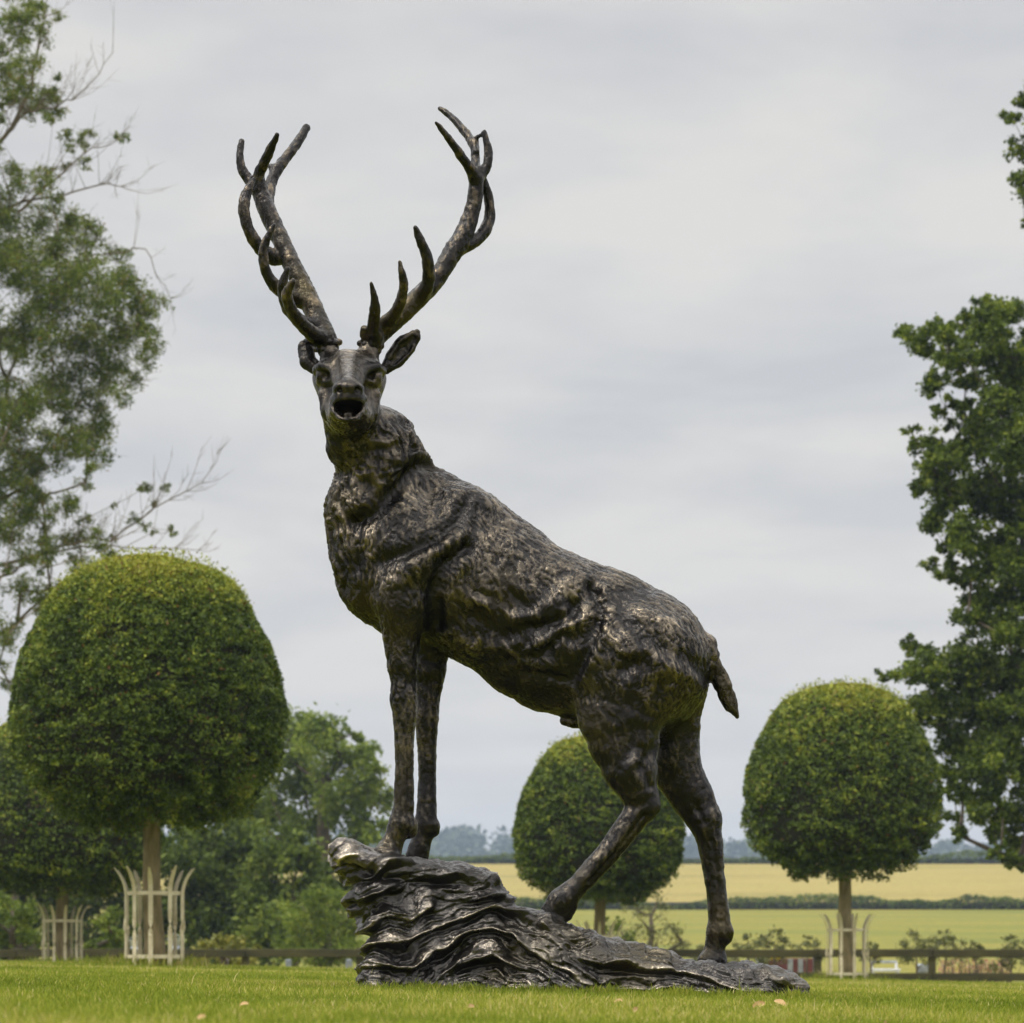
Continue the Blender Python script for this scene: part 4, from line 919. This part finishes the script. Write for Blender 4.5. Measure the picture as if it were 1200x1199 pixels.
ASH = [(20, 20, 26), (52, 38, 14), (40, 70, 16), (15, 95, 26), (68, 15, 8), (55, 112, 13), (70, 92, 7), (50, 118, 18), (62, 140, 9), (20, 200, 20), (10, 255, 26), (50, 212, 17), (78, 160, 10), (96, 165, 10), (146, 162, 7), (135, 160, 6), (60, 235, 14), (20, 305, 34), (68, 280, 20), (90, 262, 16), (112, 278, 15),
       (60, 330, 38), (108, 328, 34), (146, 330, 20), (160, 352, 17), (100, 385, 34), (38, 395, 38), (140, 398, 28), (164, 385, 16), (176, 406, 9), (118, 438, 28), (62, 448, 28), (20, 470, 30), (108, 498, 24), (88, 520, 13), (20, 545, 22), (30, 570, 20), (78, 590, 14), (55, 640, 17), (15, 620, 20), (92, 630, 17),
       (110, 548, 10), (25, 690, 22), (5, 740, 20), (95, 665, 17), (60, 690, 12), (40, 760, 8), (155, 608, 8), (200, 622, 6), (130, 650, 10), (170, 570, 7), (185, 590, 6), (100, 565, 10), (12, 800, 10)]
ASH += fill([(-15, 205), (60, 235), (118, 262), (165, 312), (192, 365), (182, 415), (148, 460), (128, 520), (100, 550), (60, 555), (30, 600), (-15, 620)], 84, 11, 21, 6)
ASH += fill([(-15, -10), (72, -10), (66, 130), (-15, 205)], 20, 8, 16, 7) + fill([(-15, 590), (60, 575), (130, 605), (105, 690), (40, 720), (-15, 820)], 26, 8, 15, 8)
ASH += fill([(60, 130), (110, 150), (110, 200), (60, 215)], 5, 6, 9, 9) + fill([(120, 540), (200, 560), (205, 640), (120, 640)], 8, 4, 7, 10)
ASH += fill([(-20, -30), (-20, 780), (-120, 800), (-250, 720), (-330, 560), (-350, 380), (-300, 150), (-200, -40), (-110, -110)], 85, 20, 36, 12)
def twiggy(mb, rng, P, T):
    d = 68
    def spray(path, r0, n, L, curl=.6):
        pts = np.array([at(a, b, d + c) for a, b, c in path]); t = np.linspace(0, 1, len(pts)); tt = np.linspace(0, 1, 16)
        Q = np.stack([np.interp(tt, t, pts[:, i]) for i in range(3)], 1); Q[1:-1] += rng.normal(size=(14, 3)) * .03
        mb.tube(Q, np.linspace(r0, r0 * .18, 16), 6, False)
        for _ in range(n):
            i = rng.integers(3, 16); q = Q[i]; dr = Q[min(i + 1, 15)] - Q[i - 1]; dr /= np.linalg.norm(dr); l = L * rng.uniform(.4, 1.1)
            v = dr * .55 + np.array([rng.normal() * .4, rng.normal() * .5, rng.uniform(-.25, 1.0)]); v /= np.linalg.norm(v)
            m1 = q + v * l * .5; e = q + v * l + np.array([0, 0, .22 * l]); mb.tube([q, m1, e], [r0 * .2, r0 * .12, r0 * .05], 4, False)
            for _k in range(4):
                f = rng.uniform(.25, .95); s = q + (e - q) * f; w = v + rng.normal(size=3) * .55 + np.array([0, 0, .35]); w /= np.linalg.norm(w)
                mb.tube([s, s + w * l * rng.uniform(.22, .5)], [r0 * .09, r0 * .04], 4, False)
    spray([(-90, 690, 0), (0, 662, 0), (70, 640, 0), (130, 632, 0), (180, 596, 0), (236, 566, 0)], .040, 40, .9)
    spray([(-90, 700, 0), (0, 676, 1), (40, 650, .5), (95, 640, 0), (150, 640, 0), (232, 645, 0)], .032, 26, .8)
    spray([(-80, 230, 0), (0, 168, 0), (35, 112, 0), (48, 50, 0), (52, -20, 0)], .055, 14, .8)
    spray([(0, 168, 0), (30, 130, 0), (60, 125, 0), (95, 110, 0), (132, 62, 0)], .03, 20, .8)
    spray([(-60, 330, 0), (10, 240, 0), (60, 230, 0), (120, 215, 0), (150, 222, 0)], .035, 22, .8)
    spray([(20, 250, 0), (55, 215, 0), (100, 180, 0), (150, 160, 0)], .028, 16, .7)
    spray([(60, 330, 0), (110, 300, 0), (170, 290, 0), (200, 350, 0)], .022, 12, .8)
    spray([(0, 560, 0), (40, 590, 0), (60, 660, 0), (50, 760, 0)], .03, 8, .5)
tree('ash_tree', 'tall sparse tree with bare twigs at the left edge, reaching the top', 'tree', 68, -150, ASH, 5.0, 1.25, M_ash, 22, rs=1.3, depth=1.3, trunk_r=.2, sub=18, subr=.36, trunk_top_py=-40, bark=M_bark_pale, extra=twiggy, hang=.12, aspect=.3, twigs=2)

tree('bright_tree', 'fresh green broadleaf tree rising behind the big left topiary', 'tree', 118, 380,
     [(345, 850, 28), (372, 862, 30), (330, 880, 40), (400, 890, 34), (430, 880, 18), (414, 860, 12), (440, 902, 14), (425, 915, 26), (360, 910, 40), (398, 935, 36), (440, 940, 22), (325, 950, 40), (365, 965, 30), (425, 970, 28), (340, 990, 30), (455, 965, 12), (392, 868, 12), (300, 900, 34), (290, 950, 34), (405, 1000, 24), (440, 1000, 18)],
     6.5, 1.25, M_lime, 31, depth=2.0, trunk_r=.32, sub=10, subr=.45, trunk_top_py=880, lowz=.3, zscale=.85)
def shrub(lab, d, px, clumps, size, mat, seed, dens=.7, grp='shrubs and bushes beyond the fence', name='shrub', tr=.12, **k):
    dens *= 1.35 if size >= 6 else 1
    tree(name, lab, 'shrub', d, px, clumps, size, dens, mat, seed, group=grp, depth=k.pop('depth', .8), trunk_r=tr, trunk_top_py=min(c[1] for c in clumps) + 15, lowz=.02, **k)
shrub('tall dark bush between the guard and the bright tree', 92, 235, [(262, 1030, 34), (285, 1030, 30), (215, 1000, 45), (255, 985, 42), (290, 1000, 40), (230, 1050, 50), (275, 1060, 45), (200, 1060, 45), (250, 1105, 45), (205, 1110, 45)], 8, M_dark, 41, .8)
shrub('dark bush under the bright tree, left of the rock', 90, 345, [(325, 1010, 32), (350, 1000, 30), (310, 1050, 45), (350, 1050, 42), (330, 1095, 45), (305, 1100, 40), (375, 1025, 28), (400, 1040, 26)], 8, M_dark, 42, .8)
shrub('rounded soft willow like bush just left of the rock', 84, 378, [(405, 1080, 22), (415, 1112, 20), (370, 1048, 22), (352, 1060, 20), (385, 1060, 24), (362, 1080, 34), (392, 1085, 30), (375, 1110, 36), (408, 1105, 24), (345, 1108, 30)], 7, M_lime, 43, .85, aspect=.3)
shrub('yellow leaved low bush beside the near tree guard', 70, 262, [(240, 1110, 14), (260, 1104, 15), (282, 1108, 14), (268, 1120, 18), (300, 1116, 12), (235, 1126, 16), (288, 1126, 14)], 6, M_gold, 44, .8)
shrub('dark green bushes behind the far left topiary', 96, 20, [(10, 880, 40), (-30, 920, 50), (30, 930, 45), (10, 1000, 50), (70, 1010, 45), (-40, 1040, 60), (30, 1060, 50), (110, 1050, 45), (150, 1010, 40), (160, 1070, 45), (70, 1090, 40), (120, 960, 40), (0, 1100, 50), (130, 1105, 45)], 8, M_dark, 45, .75, depth=1.5, tr=.2)
shrub('light green shrub at the far left edge under the topiary', 72, 15, [(5, 1060, 22), (28, 1070, 20), (-15, 1075, 26), (15, 1095, 26), (38, 1100, 18), (125, 1075, 18), (135, 1100, 18), (110, 1110, 18)], 6.5, M_lime, 46, .75)
shrub('loose olive shrub between the middle topiary and the far hind leg', 70, 762, [(745, 1065, 18), (770, 1058, 18), (755, 1082, 24), (785, 1085, 20), (728, 1092, 20), (770, 1105, 26), (800, 1105, 18), (735, 1112, 20)], 5, M_olive, 47, .42, aspect=.3, twigs=3)
shrub('low green bush at the foot of the middle topiary', 68, 712, [(705, 1092, 13), (722, 1084, 13), (712, 1105, 16), (690, 1100, 10), (735, 1100, 13)], 5, M_dark, 48, .6)
for i, (px, py, r, w) in enumerate([(875, 1098, 12, 'just right of the far hind leg'), (908, 1092, 12, 'above the red striped panel'), (945, 1100, 9, 'between the red panel and the right guard'), (1074, 1096, 12, 'right of the right topiary trunk'), (1108, 1094, 12, 'above the fence post at the right'), (1142, 1104, 9, 'low, second from the right edge'), (1185, 1101, 13, 'at the right edge of the picture'), (1020, 1106, 8, 'low, just right of the right guard'), (832, 1100, 12, 'behind the hind hoof')]):
    shrub('small green sapling behind the fence, ' + w, 66 + (i % 3) * 2, px, [(px, py, r * .8), (px - r * .7, py + r * .8, r * 1.1), (px + r * .8, py + r * .7, r * 1.1), (px, py + r * 1.4, r * 1.2), (px - r, py + r * 2, r * 1.2), (px + r, py + r * 2, r * 1.2)], 3.6, M_olive, 60 + i, 1.0, 'saplings along the fence', 'sapling', .022)
# flowers
def flowers(name, lab, cat, px0, px1, py0, py1, d, mat, n, seed, kind=None):
    rng = np.random.default_rng(seed); px = rng.uniform(px0, px1, n); py = py0 + (py1 - py0) * rng.random(n) ** .8
    P = np.array([at(a, b, d + rng.normal() * .25) for a, b in zip(px, py)]); o = None
    g = empty(name, (at((px0 + px1) / 2, 0, d)[0], d, float(ground_z(at((px0 + px1) / 2, 0, d)[0], d)))); tag(g, lab, cat)
    leaf_obj('blossom', P, 3.2 * d / FPX, rng.random(n), mat, g, rng)
    mb = MB()
    for p in P[::6]: mb.tube([(p[0], p[1], float(ground_z(p[0], p[1]))), p], .006, 4, False)
    mb.build('stem', M_bark, g)
M_pink = leaf_mat('pink_blossom', [(0, (.45, .18, .14)), (.5, (.65, .38, .30)), (.8, (.6, .45, .12)), (1, (.16, .2, .05))], .3)
flowers('flower_bed', 'pink and yellow flowers seen between the rails at the right', 'flowers', 1100, 1185, 1124, 1142, 71, M_pink, 900, 3)

# ------------------------------------------------------------------ hedges and the far woods
def hedge(lab, px0, px1, d, h, n, seed, mat, size, gz=0):
    rng = np.random.default_rng(seed); x = rng.uniform((px0 - HX) * d / FPX, (px1 - HX) * d / FPX, n)
    top = h * (1 + .75 * fbm(np.stack([x / (h * 5), x * 0, x * 0], 1), 3, seed) + 1.3 * np.maximum(0, fbm(np.stack([x / 9, x * 0 + 5, x * 0], 1), 2, seed) - .25)); a = rng.random(n) * math.pi; rr = np.sqrt(rng.random(n)) * .4 + .6
    y = d + np.cos(a) * h * .7 * rr; z = ground_z(x, np.full(n, d)) + top * np.sin(a) ** .6 * rr
    g = empty('hedgerow', (0, d, float(ground_z(0, d)))); tag(g, lab, 'hedge', 'field hedges')
    leaf_obj('foliage', np.stack([x, y, z], 1), size, .45 + .2 * rng.normal(size=n) + .3 * fbm(np.stack([x / 2, z, y], 1), 2, 5), mat, g, rng)
    mb = MB()
    xs = np.linspace((px0 - HX) * d / FPX, (px1 - HX) * d / FPX, 60); mb.tube([(q, d, float(ground_z(q, d)) + h * .35) for q in xs], h * .38, 8); mb.build('branches', M_core, g)
hedge('low dark hedge between the green pasture and the yellow field', 380, 1700, 283, .80, 16000, 71, M_dark, .26)
hedge('thin hedge along the top edge of the yellow crop field', 300, 1700, 424, .95, 12000, 72, M_dark, .42)
M_wood_far = leaf_mat('far_wood_leaves', [(0, (.025, .045, .022)), (.5, (.055, .085, .035)), (1, (.10, .13, .05))], .2)
def woods():
    rng = np.random.default_rng(81); P = []; T = []; Sz = []
    for d, n, h, wpx, rows in ((1560, 300, 11, (-300, 1500), 60), (1420, 240, 9, (-300, 1500), 60), (1280, 160, 8, (-300, 1500), 60), (700, 40, 7, (780, 1600), 20)):
        for _ in range(n):
            px = rng.uniform(*wpx); dd = d + rng.uniform(-1, 1) * rows; x = (px - HX) * dd / FPX; hh = h * rng.uniform(.6, 1.25); m = 110 if d > 1000 else 380
            v = rng.normal(size=(m, 3)); v /= np.linalg.norm(v, axis=1)[:, None]; v *= rng.random((m, 1)) ** .3
            c = np.array([x, dd, float(ground_z(x, dd)) + hh * .5]); P.append(c + v * np.array([hh * .55, hh * .55, hh * .55])); T.append(.45 + .2 * rng.normal(size=m) + rng.normal() * .15); Sz.append(np.full(m, hh * .22 if d > 1000 else hh * .1))
    for px, dd, hh in ((868, 640, 5.5), (1110, 690, 6.5), (1180, 680, 7), (856, 660, 6.5), (590, 700, 4)):
        for _ in range(3):
            x = (px + rng.normal() * 12 - HX) * dd / FPX; m = 500; v = rng.normal(size=(m, 3)); v /= np.linalg.norm(v, axis=1)[:, None]; v *= rng.random((m, 1)) ** .3
            P.append(np.array([x, dd, float(ground_z(x, dd)) + hh * .6 + 4.0]) + v * hh * .6); T.append(.4 + .2 * rng.normal(size=m)); Sz.append(np.full(m, hh * .1))
    o = leaf_obj('distant_wood', np.concatenate(P), np.concatenate(Sz), np.concatenate(T), M_wood_far, None, rng, aspect=.8)
    tag(o, 'blue hazy woods on the far hills', 'woods', kind='stuff')
woods()

# ------------------------------------------------------------------ air
M_haze = bpy.data.materials.new('haze'); M_haze.use_nodes = True; nt = M_haze.node_tree; nt.nodes.clear()
pv = nt.nodes.new('ShaderNodeVolumePrincipled'); pv.inputs['Color'].default_value = (.64, .79, 1.0, 1); pv.inputs['Density'].default_value = .00030
pv.inputs['Anisotropy'].default_value = .2
ho = nt.nodes.new('ShaderNodeOutputMaterial'); nt.links.new(pv.outputs[0], ho.inputs['Volume'])
mb = MB(); mb.box((0, 3960, 15), (24000, 8300, 140)); hz = mb.build('haze', M_haze, None, False); tag(hz, kind='stuff', label='thin blue summer haze over the far country', cat='haze')
